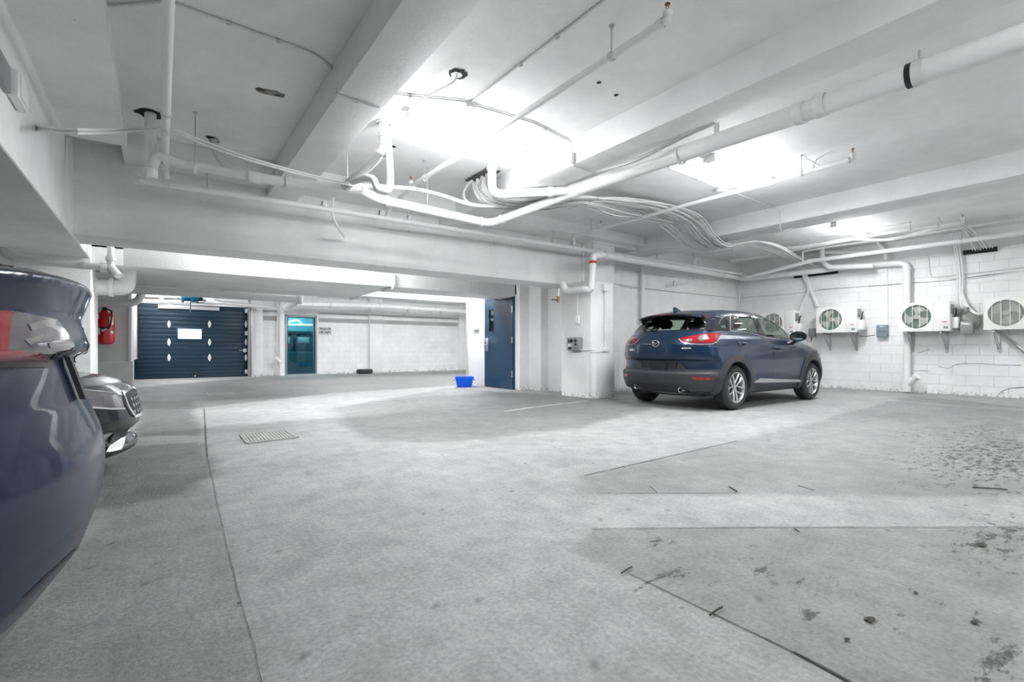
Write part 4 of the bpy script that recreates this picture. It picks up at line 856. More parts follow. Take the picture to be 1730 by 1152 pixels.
box('top_strut', (x0, -.08, gh-.15), (x1, -.02, gh-.03), 'silver', g, .006)
box('door_backing', (-.05, .065, 0), (gw+.05, .09, gh+.05), 'garage', g); box('bottom_seal', (0.01, -.01, 0), (gw-.01, .04, .03), 'black', g);  # unseen backing plate added to stop outside light leaking between the panels
box('bottom_handle', (gw*.46, -.04, .10), (gw*.54, -.005, .13), 'black', g, .005); tube('bottom_handle', [(gw*.50, -.03, .05), (gw*.515, -.03, .06)], .02, 'white', g, n=8)
# tracks, spring shaft, operator
t = thing('door_track', 'dark steel track and post at the right edge of the garage door', 'track', (GX1, YB-.12, 0))
box('upright_track', (-.02, -.12, 0), (.06, 0, 2.42), 'greypanel', t, .006); box('upright_track', (.07, -.10, 0), (.10, 0, 2.42), 'steel', t, .004)
tube('curved_track', catmull([(.02, -.06, 2.4), (.03, -.25, 2.6), (.05, -1.2, 2.74), (.05, -3.0, 2.78)], 6), .045, 'steel', t, n=8)
t = thing('spring_shaft', 'dark torsion shaft above the garage door', 'shaft', (GX0, YB-.25, 2.46)); tube('shaft', [(0.1, 0, 0), (gw*.60, 0, -.0)], .035, 'crack', t, n=12)
for k in (.22, .55): lathe('bearing', [(0, -.05), (.06, -.05), (.06, .05), (0, .05)], (gw*k, 0, 0), (1, 0, 0), 'steel', t, n=14)
mo = atY(325, 505, 17.6); t = thing('door_operator', 'blue motor of the garage door hanging above the door', 'motor', (mo.x, 17.6, mo.z-.09))
box('housing', (-.05, -.2, 0), (.16, .2, .22), 'motor', t, .02); lathe('motor_can', [(0, 0), (.10, 0), (.11, .02), (.11, .20), (0, .22)], (-.24, 0, .12), (1, 0, 0), 'motor', t, n=20); box('gear_case', (-.28, -.1, -.02), (-.20, .1, .24), 'motor', t, .01)
lathe('motor_end', [(0, 0), (.09, 0), (.08, .1), (0, .1)], (.16, 0, .12), (1, 0, 0), 'motor', t, n=20); lathe('sprocket', [(0, 0), (.06, 0), (.06, .04), (0, .04)], (-.38, 0, .12), (1, 0, 0), 'steel', t, n=14)
tube('wire', catmull([(.16, -.1, .05), (.26, -.12, .1), (.3, -.1, .0), (.1, -.1, -.03)], 5), .01, 'black', t, n=6); tube('hanger_rod', [(.05, -.1, .2), (.05, -.1, CEIL-mo.z+.09)], .01, 'steel', t, n=8); tube('hanger_rod', [(-.2, -.1, .2), (-.2, -.1, CEIL-mo.z+.09)], .01, 'steel', t, n=8); tube('drop_arm', [(-.04, 0, 0), (-.04, .3, -.28)], .018, 'steel', t, n=8)
# wires hanging around there
tube_ = tag(tube('flex_conduit', catmull([Vector((atY(352, 490, 17.2).x, 17.2, CEIL))]+[atY(u, v, 17.2) for u, v in ((358, 498), (370, 507), (385, 509), (420, 512))], 5), .04, 'pipe_g', None, n=10), 'grey flexible conduit right of the garage door motor', 'conduit')
# ================================================================ WASTE ROOM
struct(box('wall_waste_room', (DX0-1.2, YB+1.9, 0), (DX1+1.5, YB+2.0, 2.9), 'tealwall')); struct(box('wall_waste_side', (DX1+.7, YB+.3, 0), (DX1+.8, YB+2, 2.9), 'tealwall')); struct(box('wall_waste_left', (DX0-.6, YB+.3, 0), (DX0-.5, YB+2, 2.9), 'tealwall')); struct(box('ceiling_waste_room', (DX0-.7, YB+.3, 2.9), (DX1+.9, YB+2, 3.0), 'tealwall')); struct(box('floor_waste_room', (DX0-.7, YB+.29, -.1), (DX1+.9, YB+2, 0), 'iron'))
wl = bpy.data.lights.new('waste_room_light', 'AREA'); wl.size = .5; wl.energy = 60; wo = bpy.data.objects.new('waste_room_light', wl); wo.location = ((DX0+DX1)/2, YB+1.0, 2.86); C.objects.link(wo)
d = thing('door_2', '', '', ((DX0+DX1)/2, YB, 0)); del d['label']; del d['category']; struct(d); hw = (DX1-DX0)/2
box('frame', (-hw, -.03, 0), (-hw+.06, .12, DZ), 'greypanel', d, .004); box('frame', (hw-.06, -.03, 0), (hw, .12, DZ), 'greypanel', d, .004); box('frame', (-hw, -.03, DZ-.05), (hw, .12, DZ+.01), 'greypanel', d, .004)
box('leaf_stile', (-hw+.065, .02, .01), (-hw+.10, .06, DZ-.055), 'teal', d, .003); box('leaf_stile', (hw-.13, .02, .01), (hw-.065, .06, DZ-.055), 'teal', d, .003); box('leaf_rail', (-hw+.10, .02, DZ-.09), (hw-.13, .06, DZ-.055), 'teal', d, .003); box('leaf_rail', (-hw+.10, .02, .01), (hw-.13, .06, .05), 'teal', d, .003)
box('glass_pane', (-hw+.10, .035, .05), (hw-.13, .045, DZ-.09), 'tglass', d); box('latch', (-hw+.05, -.045, .98), (-hw+.075, -.02, 1.12), 'brass', d, .003)
box('threshold', (-hw, -.05, 0), (hw, .1, .02), 'steel', d, .003)
xm = (DX0+DX1)/2
tag(box('low_partition', (DX0-.1, YB+.62, 0.02), (DX1+.2, YB+.66, .82), 'tealpart', None, .01), 'low dark teal partition behind the waste room glass', 'partition')
for i, (xa, xb) in enumerate(((DX0-.05, DX0+.46), (DX0+.50, DX1+.1))):
    t = thing('waste_container', ('left' if i == 0 else 'right')+' teal waste container standing inside the waste room', 'container', ((xa+xb)/2, YB+1.1, 0)); w_ = (xb-xa)/2
    box('body', (-w_, -.2, 0), (w_, .3, 1.48), 'tealbin', t, .02); box('lid', (-w_-.01, -.22, 1.48), (w_+.01, .32, 1.60), 'teal', t, .015)
    box('sticker', (-w_+.1, -.215, 1.15), (w_*.5, -.205, 1.36), 'label', t, .003)
    for k in range(2+i): box('slot', (-w_+.06+k*.22, -.215, 1.42), (-w_+.22+k*.22, -.205, 1.47), 'gloss', t)
t = thing('pipe_rack', 'teal lit pipes under the waste room ceiling', 'pipe', (xm, YB+1.0, 1.8)); tube('hanger_rod', [(-.4, .2, 0), (-.4, .2, 1.1)], .01, 'steel', t, n=8); tube('pipe', [(-.8, .2, 0), (.8, 0.1, .03)], .05, 'label', t); tube('pipe', catmull([(-.2, .2, .12), (.1, .2, .2), (.3, .2, .05)], 6), .04, 'label', t)
sg = thing('wall_sign', 'black stencilled two line wording beside the waste room door', 'sign', (atY(549, 558, YB).x, YB-.02, atY(549, 558, YB).z))
text_obj('lettering', 'SALLE DE', .10, (0, 0, .06), (math.pi/2, 0, 0), 'ink', sg, .003, 1.0); text_obj('lettering', 'DÉCHETS', .10, (0, 0, -.08), (math.pi/2, 0, 0), 'ink', sg, .003, 1.0)
for z in (0.0, -.14): box('rule', (-.24, -.004, z-.004), (.24, .0, z+.004), 'ink', sg)
t = tag(lathe('tyre', [(.13, 0), (.26, 0), (.30, .04), (.30, .12), (.26, .16), (.13, .16), (.12, .08), (.13, 0)], (atY(616, 628, 18.15).x, 18.15, 0.0), (0, 0, 1), 'rubber', None, n=28), 'old black tyre lying against the back wall by the pilaster', 'tyre')
# ================================================================ BLUE DOOR
d = thing('door_3', '', '', (6.47, 9.52, 0)); del d['label']; del d['category']; struct(d); y0, y1 = -.58, .58
box('frame', (-.02, y0-.04, 0), (.10, y0, 2.15), 'bluedoor', d, .004); box('frame', (-.02, y1, 0), (.10, y1+.05, 2.15), 'bluedoor', d, .004); box('frame', (-.02, y0, 2.09), (.10, y1, 2.15), 'bluedoor', d, .004)
wy0, wy1, wz0, wz1 = .20, .40, 1.34, 1.86
bm = bmesh.new()
for a, b, c_, e_ in ((y0+.004, wy0, .012, 2.085), (wy1, y1-.004, .012, 2.085), (wy0, wy1, .012, wz0), (wy0, wy1, wz1, 2.085)): box_bm(bm, (-.03, a, c_), (.012, b, e_))
bmesh.ops.remove_doubles(bm, verts=bm.verts[:], dist=1e-4); lf = bm_obj('door_leaf', bm, 'bluedoor', d, smooth=False)
wf = box('vision_frame', (-.036, wy0-.025, wz0-.025), (-.028, wy0, wz1+.025), 'bluedoor', lf); box('vision_frame', (-.036, wy1, wz0-.025), (-.028, wy1+.025, wz1+.025), 'bluedoor', lf); box('vision_frame', (-.036, wy0, wz1), (-.028, wy1, wz1+.025), 'bluedoor', lf); box('vision_frame', (-.036, wy0, wz0-.025), (-.028, wy1, wz0), 'bluedoor', lf)
box('vision_glass', (-.012, wy0, wz0), (-.004, wy1, wz1), 'wglass', lf)
for z in (.35, 1.12, 1.82): tube('hinge', [(-.035, y0+.02, z-.07), (-.035, y0+.02, z+.07)], .016, 'steel', d, n=10); 
for z in (.35, 1.12, 1.82): box('hinge_leaf', (-.034, y0+.02, z-.065), (-.030, y0+.055, z+.065), 'steel', d)
box('lock_plate', (-.037, y1-.13, .86), (-.03, y1-.03, 1.18), 'steel', d, .003); tube('handle', [(-.04, y1-.06, 1.02), (-.085, y1-.06, 1.02), (-.085, y1-.17, 1.02)], .012, 'steel', d, fil=.02, n=10); tube('pull_bar', [(-.04, y1-.02, .9), (-.06, y1-.015, .93), (-.06, y1-.015, 1.10), (-.04, y1-.02, 1.13)], .010, 'steel', d, fil=.015, n=8)
# wall light box / conduits left of the blue door
t = thing('outlet_box', 'white surface box with two conduits on the wall left of the blue door', 'outlet', (6.44, 10.55, 1.45))
box('box', (-.06, -.14, -.05), (0.03, .14, .09), 'white', t, .01); tube('conduit', [(-.02, .02, .08), (-.02, .02, .70), (-.02, .30, .78)], .018, 'pipe', t, fil=.12, n=8); tube('conduit', [(-.02, -.06, .08), (-.02, -.06, .80)], .014, 'pipe', t, n=8)
# blue bin
p = atZ(789, 653.5); t = thing('recycling_bin', 'small bright blue recycling bin on the floor at the wall corner', 'bin', (p.x-.02, p.y+.1, 0), math.radians(-28))
bm = bmesh.new(); lo = [(-.17, -.12), (.17, -.12), (.17, .12), (-.17, .12)]; hi = [(-.215, -.16), (.215, -.16), (.215, .16), (-.215, .16)]
def loop(pts, z): return [bm.verts.new((x, y, z)) for x, y in pts]
A_ = loop(lo, 0.0); B_ = loop(hi, .22); C_ = loop([(x*1.06, y*1.08) for x, y in hi], .22); E_ = loop([(x*1.06, y*1.08) for x, y in hi], .245); F_ = loop([(x*.98, y*.97) for x, y in hi], .245); G_ = loop([(x*.96, y*.95) for x, y in lo], .012)
bm.faces.new(A_[::-1]); bm.faces.new(G_)
for P_, Q_ in ((A_, B_), (B_, C_), (C_, E_), (E_, F_), (F_, G_)):
    for k in range(4): bm.faces.new((P_[k], P_[(k+1) % 4], Q_[(k+1) % 4], Q_[k]))
bm_obj('tub', bm, 'bluebin', t, smooth=False)
for s in (-1, 1): box('handle', (s*.222, -.05, .15), (s*.245, .05, .19), 'bluebin', t, .004)
box('paper', (-.1, -.06, .03), (.02, .03, .215), 'label', t)
# ================================================================ PILLAR FITTINGS
p = atX(973, 581, 6.44); t = thing('alarm_panel', 'small grey control panel with dials on the left face of the pillar', 'control panel', (6.44, p.y, p.z))
yy = (atX(964, 581, 6.44).y-atX(984, 581, 6.44).y)/2; hh = .125
box('case', (-.09, -yy, -hh), (0.01, yy, hh), 'greypanel', t, .008); box('display', (-.094, 0.0, .03), (-.088, yy-.04, .09), 'gloss', t, .002); box('lower_panel', (-.094, 0.0, -.10), (-.088, yy-.03, .0), 'silver', t, .002); box('lower_slot', (-.097, .02, -.10), (-.092, yy-.05, -.06), 'gloss', t)
lathe('dial', [(0, 0), (.03, 0), (.026, .02), (0, .02)], (-.09, -yy*.55, .06), (-1, 0, 0), 'black', t, n=16); lathe('dial', [(0, 0), (.022, 0), (.02, .02), (0, .02)], (-.09, -yy*.55, -.01), (-1, 0, 0), 'black', t, n=16)
t = thing('switch_box', 'white pull switch box on a conduit above the control panel', 'switch', (6.45, atX(977, 540, 6.45).y, atX(977, 540, 6.45).z)); box('box', (-.05, -.05, -.08), (.0, .05, .08), 'white', t, .012); tube('conduit', [(-.02, 0, .08), (-.02, 0, .52)], .012, 'pipe', t, n=8)
t = thing('conduit', 'white conduit down the pillar front then stepping around its foot', 'conduit', (6.6, 6.45, 1.0)); O = Vector(t.location); y_ = 6.47
tube('tube', [rel(V3((6.80, y_, 2.0))), rel(V3((6.80, y_, .93))), rel(V3((6.80, 6.42, .90))), rel(V3((6.62, 6.40, .87))), rel(V3((6.46, 6.42, .90))), rel(V3((6.41, 6.6, .90))), rel(V3((6.41, 6.78, .90))), rel(V3((6.42, 6.8, 1.0)))], .011, 'pipe', t, fil=.03, n=8)
box('junction', rel((6.74, 6.40, .87)), rel((6.86, 6.47, .95)), 'white', t, .008); box('junction', rel((6.74, 6.42, 2.0)), rel((6.86, 6.50, 2.14)), 'white', t, .008)
# ================================================================ EMERGENCY LIGHT on the left beam
t = thing('emergency_light', 'white and grey emergency light box on the low beam at upper left', 'wall light', (-.80, 4.50, CH+1.70)); box('housing', (0, -.13, -.09), (.06, .16, .09), 'white', t, .015); box('front_rib', (.06, -.09, -.075), (.068, .11, .075), 'white', t, .004)
box('grey_plate', (0, -.42, -.10), (.03, -.17, .07), 'greypanel', t, .004)
# ================================================================ AIR CONDITIONERS
def make_ac(label, yc, zb, green=True, first=None):
    t = thing('air_conditioner', label, 'air conditioner', (12.42, yc, zb), 0, None); w, h, dp = .41, .58, .30
    # local: front face at x=0 facing -x; +y is left in view
    fy, fz, fr = .115, .30, .238
    bm = bmesh.new(); box_bm(bm, (0.05, -w, 0.01), (dp, w, h), .008)
    for lo_, hi_ in (((.010, -w, .01), (.051, fy-.270, h)), ((.010, fy+.270, .01), (.051, w, h)), ((.010, fy-.272, .01), (.051, fy+.272, fz-.262)), ((.010, fy-.272, fz+.262), (.051, fy+.272, h))): box_bm(bm, lo_, hi_)
    cas = bm_obj('casing', bm, 'enamel', t)
    bmc = bmesh.new(); n = 40   # front panel with round opening
    outer = [(-w+.30*0, 0)]; ring = []; rect = []
    for k in range(n):
        a = 2*math.pi*k/n; c, s = math.cos(a), math.sin(a); m_ = max(abs(c), abs(s)); ring.append(bmc.verts.new((0.0, fy+fr*c, fz+fr*s))); rect.append(bmc.verts.new((0.0, fy+.272*c/m_, fz+.265*s/m_)))
    back = [bmc.verts.new((.049, v.co.y, v.co.z)) for v in ring]; rb = [bmc.verts.new((.013, v.co.y, v.co.z)) for v in rect]
    for k in range(n):
        j = (k+1) % n; bmc.faces.new((ring[k], ring[j], rect[j], rect[k])); bmc.faces.new((ring[k], ring[j], back[j], back[k])); bmc.faces.new((rect[k], rect[j], rb[j], rb[k]))
    bm_obj('fan_panel', bmc, 'enamel', t, sharp=50)
    box('side_panel', (-.004, -w+.005, .02), (.014, -w+.22, h-.015), 'enamel', t, .008); box('top_lip', (-.002, -w, h-.02), (.02, w, h+.004), 'enamel', t, .005); box('bottom_lip', (-.004, -w, 0), (.02, w, .02), 'enamel', t, .004)
    lathe('coil', [(0, .047), (fr*.999, .047)], (0, fy, fz), (1, 0, 0), 'coil' if green else 'meter', t, n=36)
    f = lathe('fan_hub', [(0, 0), (.045, 0), (.05, .008), (.05, .03)], (0.012, fy, fz), (1, 0, 0), 'fan', t, n=18)
    for k in range(3):
        a0 = 2*math.pi*k/3+.5+yc; bm = bmesh.new(); vs = []
        for i in range(9):
            q = i/8; r_ = .04+.165*q; wd = .35+.32*q; c = a0+.35*q
            vs.append([bm.verts.new((.028-.010*s_, fy+r_*math.cos(c+wd*s_), fz+r_*math.sin(c+wd*s_))) for s_ in (-1, -.3, .3, 1)])
        for i in range(8):
            for j in range(3): bm.faces.new((vs[i][j], vs[i+1][j], vs[i+1][j+1], vs[i][j+1]))
        bm_obj('fan_blade', bm, 'fan', t)
    bm = bmesh.new()
    for k in range(4):
        yy = fy-fr+(k+.5)*fr/2; hh = math.sqrt(max(0, fr*fr-(yy-fy)**2)); box_bm(bm, (-.012, yy-.004, fz-hh), (-.004, yy+.004, fz+hh))
    for k in range(15):
        zz = fz-fr+(k+1)*fr/8; hh = math.sqrt(max(0, fr*fr-(zz-fz)**2)); box_bm(bm, (-.009, fy-hh, zz-.0012), (-.007, fy+hh, zz+.0012))
    gr = bm_obj('fan_guard', bm, 'enamel', t, smooth=False)
    box('brand_plate', (-.008, -w+.03, .045), (-.003, -w+.10, .09), 'bluegrey', t, .002); box('warning_sticker', (-.0065, -w+.045, .165), (-.004, -w+.12, .18), 'orange', t)
    # valve cover at the near side
    box('valve_cover', (.08, -w-.10, .05), (.27, -w+.002, .27), 'enamel', t, .02); box('side_handle', (.05, -w-.012, .33), (.22, -w+.001, .52), 'greypanel', t, .004)
    tube('hose', catmull([(.15, -w-.03, .27), (.12, -w-.06, .33), (.18, -w-.05, .42), (.32, -w-.02, .46)], 5), .014, 'black', t, n=8)
    # wall brackets
    for yb in (-.27, .27):
        br = thing_obj('wall_bracket', t, (0, yb, 0))
        bm = bmesh.new(); box_bm(bm, (-.02, yb-.02, -.045), (.43, yb+.02, -.012)); box_bm(bm, (.40, yb-.02, -.42), (.43, yb+.02, -.012))
        for s_ in (-1, 1): sweep_bm(bm, [(.06, yb+.012*s_, -.045), (.41, yb+.012*s_, -.36)], .008, 6)
        bm_obj('wall_bracket', bm, 'steel', t, smooth=False)
        lathe('foot', [(0, 0), (.03, 0), (.03, .012), (0, .012)], (.05, yb, -.012), (0, 0, 1), 'bluedoor' if label.find('rightmost') >= 0 or label.find('middle') >= 0 else 'black', t, n=12)
    return t
def thing_obj(*a): return None
make_ac('white outdoor air conditioner partly hidden behind the parked blue car', 6.02, 1.27, False)
make_ac('white outdoor air conditioner with green coil just right of the parked blue car', 4.72, 1.29)
make_ac('white outdoor air conditioner in the middle in front of the vertical drain pipe', 3.15, 1.27)
make_ac('rightmost white outdoor air conditioner cut by the frame edge', 1.86, 1.27, False)
# blue-grey switch box
p = atX(1490, 559, 12.76); t = thing('switch_box', 'blue grey disconnect box on the right wall between two air conditioners', 'switch', (12.84, p.y, p.z)); box('case', (-.11, -.10, -.13), (0, .10, .13), 'bluegrey', t, .015); box('cover', (-.125, -.085, -.02), (-.10, .085, .10), 'bluegrey', t, .01); box('label_plate', (-.128, -.03, .085), (-.12, .03, .10), 'label', t); box('grip', (-.13, -.07, .0), (-.12, .07, .02), 'greypanel', t, .003)
# black box by AC2 corner
p = atX(1377, 562, 12.8); tag(box('switch_box', (12.72, p.y-.02, p.z-.10), (12.84, p.y+.12, p.z+.10), 'greypanel', None, .01), 'dark grey box half hidden behind the second air conditioner', 'switch')
# gas meter
p = atX(1632, 545, 12.7); t = thing('gas_meter', 'round grey gas regulator with a square index box on the right wall', 'meter', (12.80, p.y, p.z))
lathe('diaphragm', [(0, -.16), (.10, -.155), (.16, -.12), (.205, -.09), (.21, -.07), (.205, -.05), (.15, 0), (0, 0)], (0, 0, .02), (1, 0, 0), 'meter', t, n=32); box('index_box', (-.26, -.13, -.22), (-.10, .06, .02), 'meter', t, .015); box('index_window', (-.265, -.10, -.06), (-.257, .03, -.02), 'silver', t, .003)
tube('hose', catmull([(-.05, -.18, .15), (-.08, -.27, .05), (-.08, -.24, -.12), (-.1, -.15, -.15)], 6), .014, 'cable_g', t, n=8); lathe('vent', [(0, 0), (.05, 0), (.04, .1), (0, .1)], (-.08, 0, .2), (0, 0, 1), 'meter', t, n=16)
# slanted strut below the rightmost unit
t = tag(tube('brace_bar', [atX(1690, 562, 12.7), atX(1745, 606, 12.8)], .03, 'steel', None, n=6), 'slanting steel bar below the rightmost air conditioner', 'brace')
# ================================================================ FLOOR GRATES, DEBRIS
def grate(label, quad, n):
    P = [atZ(u, v) for u, v in quad]; c = sum(P, Vector())/4; t = thing('floor_grate', label, 'grate', c); L_ = [p-c for p in P]
    bm = bmesh.new(); 
    for a, b in zip(L_, L_[1:]+L_[:1]):
        d_ = (b-a).normalized(); nn = Vector((-d_.y, d_.x, 0))*.018
        vs = [bm.verts.new(q+Vector((0, 0, z))) for z in (0, .008) for q in (a-nn, b-nn, b+nn, a+nn)]
        for f in ((4, 5, 6, 7), (0, 1, 5, 4), (1, 2, 6, 5), (2, 3, 7, 6), (3, 0, 4, 7)): bm.faces.new([vs[i] for i in f])
    bm_obj('frame', bm, 'iron', t, smooth=False)
    bm = bmesh.new(); bm.faces.new([bm.verts.new(q+Vector((0, 0, .001))) for q in L_]); bm_obj('pit', bm, 'scar', t)
    for k in range(n):
        q = (k+.5)/n; a = L_[0].lerp(L_[1], q); b = L_[3].lerp(L_[2], q); d_ = (L_[1]-L_[0]).normalized()*.012; bm = bmesh.new()
        vs = [bm.verts.new(w+Vector((0, 0, z))) for z in (0, .006) for w in (a-d_, b-d_, b+d_, a+d_)]
        for f in ((4, 5, 6, 7), (0, 1, 5, 4), (1, 2, 6, 5), (2, 3, 7, 6), (3, 0, 4, 7)): bm.faces.new([vs[i] for i in f])
        bm_obj('bar', bm, 'iron', t, smooth=False)
grate('square grey floor drain grate in the lighter floor strip', [(408, 735), (484, 727), (502, 739), (419, 749)], 14)
grate('narrow far floor drain grate before the garage door', [(348, 665), (385, 663), (400, 666), (356, 669)], 8)
def twig(label, u0, v0_, u1, v1_, r=.004, nm='twig'):
    a, b = atZ(u0, v0_, .006), atZ(u1, v1_, .006); m_ = a.lerp(b, .5)+Vector((.001, .001, .001)); tag(tube(nm, [a, m_, b], r, 'leaf', None, n=6), label, nm)
twig('dark straight twig on the floor near bottom centre right', 1199, 1039, 1220, 1025, .0035); twig('thin twig on the floor band right of centre', 1232, 822, 1245, 830, .004); twig('long thin twig on the floor at the right edge', 1643, 823, 1702, 827, .004)
twig('small twig lying across the floor joint', 1050, 968, 1068, 957, .003); twig('tiny twig on the lighter floor band', 1342, 893, 1350, 898, .003); twig('short twig on the floor behind the floor joint', 1347, 820, 1375, 828, .002)
twig('tiny twig near the middle of the floor', 1098, 821, 1110, 832, .002)
def leaf(label, u, v, s, mat='leaf'):
    c = atZ(u, v, .002); bm = bmesh.new(); n = 9; cv = bm.verts.new(c+Vector((0, 0, s*.25))); rs = random.Random(u); R_ = []
    for k in range(n): a = 2*math.pi*k/n; R_.append(bm.verts.new(c+Vector((math.cos(a)*s*rs.uniform(.5, 1.1), math.sin(a)*s*.6*rs.uniform(.6, 1.1), rs.uniform(0, s*.2)))))
    for k in range(n): bm.faces.new((cv, R_[k], R_[(k+1) % n]))
    tag(bm_obj('leaf', bm, mat, None), label, 'leaf')
leaf('dark curled leaf on the right side of the floor', 1658, 921, .035); leaf('largest dark leaf clump on the lower right floor', 1470, 1047, .028); leaf('small dark crumb below the leaf clump', 1432, 1080, .015); leaf('small dark crumb at lower right', 1645, 1051, .018); leaf('tiny dark crumb right of the leaf clump', 1548, 1001, .014)
leaf('tiny dark crumb left of the centre floor', 404, 1019, .012)
#@@CARS
# ================================================================ CARS
class Shell:
    """closed car skin from an implicit field: side outline, plan taper, tumblehome, rounded ends"""
    def __init__(s, sil, wz, plan, gplan, bow_r, bow_f, k, wheels, L, crown=0.05, wr=0.40, ycut=0.58):
        s.L, s.k, s.crown, s.bow_r, s.bow_f, s.wheels, s.wr, s.ycut = L, k, crown, bow_r, bow_f, wheels, wr, ycut
        s.gx = np.arange(-0.3, L+0.3, 0.01); s.gz = np.arange(-0.1, 1.9, 0.01)
        X, Z = np.meshgrid(s.gx, s.gz, indexing='ij'); s.g = poly_dist(X, Z, sil)
        s.wz = np.array(wz); s.plan = np.array(plan); s.gplan = np.array(gplan)
    def F(s, P):
        x, y, z = P[..., 0], P[..., 1], P[..., 2]; ay = np.abs(y)
        br = s.bow_r(ay, z)*np.clip(1-x/1.3, 0, 1); bf = s.bow_f(ay, z)*np.clip((x-(s.L-1.6))/1.6, 0, 1)**1.5
        xe = x-br+bf; ze = z+s.crown*(ay/0.6)**2*np.clip((z-0.75)/0.5, 0, 1)
        fx = np.clip((xe-s.gx[0])/0.01, 0, len(s.gx)-1.001); fz = np.clip((ze-s.gz[0])/0.01, 0, len(s.gz)-1.001)
        i = fx.astype(int); j = fz.astype(int); a = fx-i; b = fz-j; g = s.g
        sd = (g[i, j]*(1-a)+g[i+1, j]*a)*(1-b)+(g[i, j+1]*(1-a)+g[i+1, j+1]*a)*b
        w = np.interp(z, s.wz[:, 0], s.wz[:, 1]); m1 = np.interp(x, s.plan[:, 0], s.plan[:, 1]); m2 = np.interp(x, s.gplan[:, 0], s.gplan[:, 1])
        t = np.clip((z-0.95)/0.25, 0, 1); w = w*(m1*(1-t)+m2*t)
        for wx, wzc in s.wheels: w = w+0.022*np.exp(-(((x-wx)/0.50)**2+((z-wzc)/0.50)**2)**3)
        fy = (ay-w)*0.97; k = s.k; h = np.maximum(k-np.abs(sd-fy), 0)/k
        f = np.maximum(sd, fy)+h*h*k*0.25
        for wx, wzc in s.wheels:
            c = np.maximum(np.hypot(x-wx, z-wzc)-s.wr, s.ycut-ay); f = np.maximum(f, -c)
        return f
    def grad(s, P):
        e = 0.004; G = np.stack([s.F(P+np.eye(3)[i]*e)-s.F(P-np.eye(3)[i]*e) for i in range(3)], -1)
        return G/(np.linalg.norm(G, axis=-1, keepdims=True)+1e-9)
    def mesh(s, xs, ys, zs):
        X, Y, Z = np.meshgrid(xs, ys, zs, indexing='ij'); P = np.stack([X, Y, Z], -1); f = s.F(P); sg = f < 0
        nx, ny, nz = f.shape; acc = np.zeros((nx-1, ny-1, nz-1, 3)); cnt = np.zeros((nx-1, ny-1, nz-1)); quads = []
        for ax in range(3):
            sl0 = [slice(None)]*3; sl1 = [slice(None)]*3; sl0[ax] = slice(0, -1); sl1[ax] = slice(1, None); sl0 = tuple(sl0); sl1 = tuple(sl1)
            ch = sg[sl0] != sg[sl1]; I = np.argwhere(ch); f0 = f[sl0][ch]; f1 = f[sl1][ch]; t = (f0/(f0-f1))[:, None]
            p = P[sl0][ch]*(1-t)+P[sl1][ch]*t; o1, o2 = [a for a in range(3) if a != ax]
            ok = (I[:, o1] > 0) & (I[:, o2] > 0) & (I[:, o1] < f.shape[o1]-1) & (I[:, o2] < f.shape[o2]-1)
            cells = []
            for d1, d2 in ((0, 0), (1, 0), (1, 1), (0, 1)):
                c = I.copy(); c[:, o1] -= d1; c[:, o2] -= d2; cells.append(c)
                cc = c[ok]; np.add.at(acc, tuple(cc.T), p[ok]); np.add.at(cnt, tuple(cc.T), 1)
            idx = [np.ravel_multi_index(tuple(c[ok].T), (nx-1, ny-1, nz-1)) for c in cells]
            q = np.stack(idx, -1); flip = (f0[ok] < 0); flip = flip if ax != 1 else ~flip; q[flip] = q[flip][:, ::-1]; quads.append(q)
        used = cnt.ravel() > 0; remap = np.cumsum(used)-1; V = acc.reshape(-1, 3)[used]/cnt.ravel()[used][:, None]
        Q = remap[np.concatenate(quads)]
        for _ in range(3):
            n = s.grad(V); d = np.clip(s.F(V), -.02, .02); V = V-n*d[:, None]*0.9
        n = s.grad(V); c = V[Q]; fn = np.cross(c[:, 1]-c[:, 0], c[:, 2]-c[:, 0]); fl = (fn*n[Q[:, 0]]).sum(-1) < 0; Q[fl] = Q[fl][:, ::-1]
        return V, Q
def np_mesh(name, V, Q, mat, parent):
    u, inv = np.unique(Q, return_inverse=True); V = V[u]; Q = inv.reshape(Q.shape)
    me = bpy.data.meshes.new(name); me.vertices.add(len(V)); me.vertices.foreach_set('co', V.astype(np.float32).ravel())
    me.loops.add(Q.size); me.loops.foreach_set('vertex_index', Q.astype(np.int32).ravel()); me.polygons.add(len(Q))
    me.polygons.foreach_set('loop_start', np.arange(0, Q.size, Q.shape[1], dtype=np.int32)); me.update(); me.validate()
    me.polygons.foreach_set('use_smooth', np.ones(len(me.polygons), bool)); me.set_sharp_from_angle(angle=math.radians(50))
    me.materials.append(M[mat]); o = bpy.data.objects.new(name, me); C.objects.link(o); o.parent = parent; return o
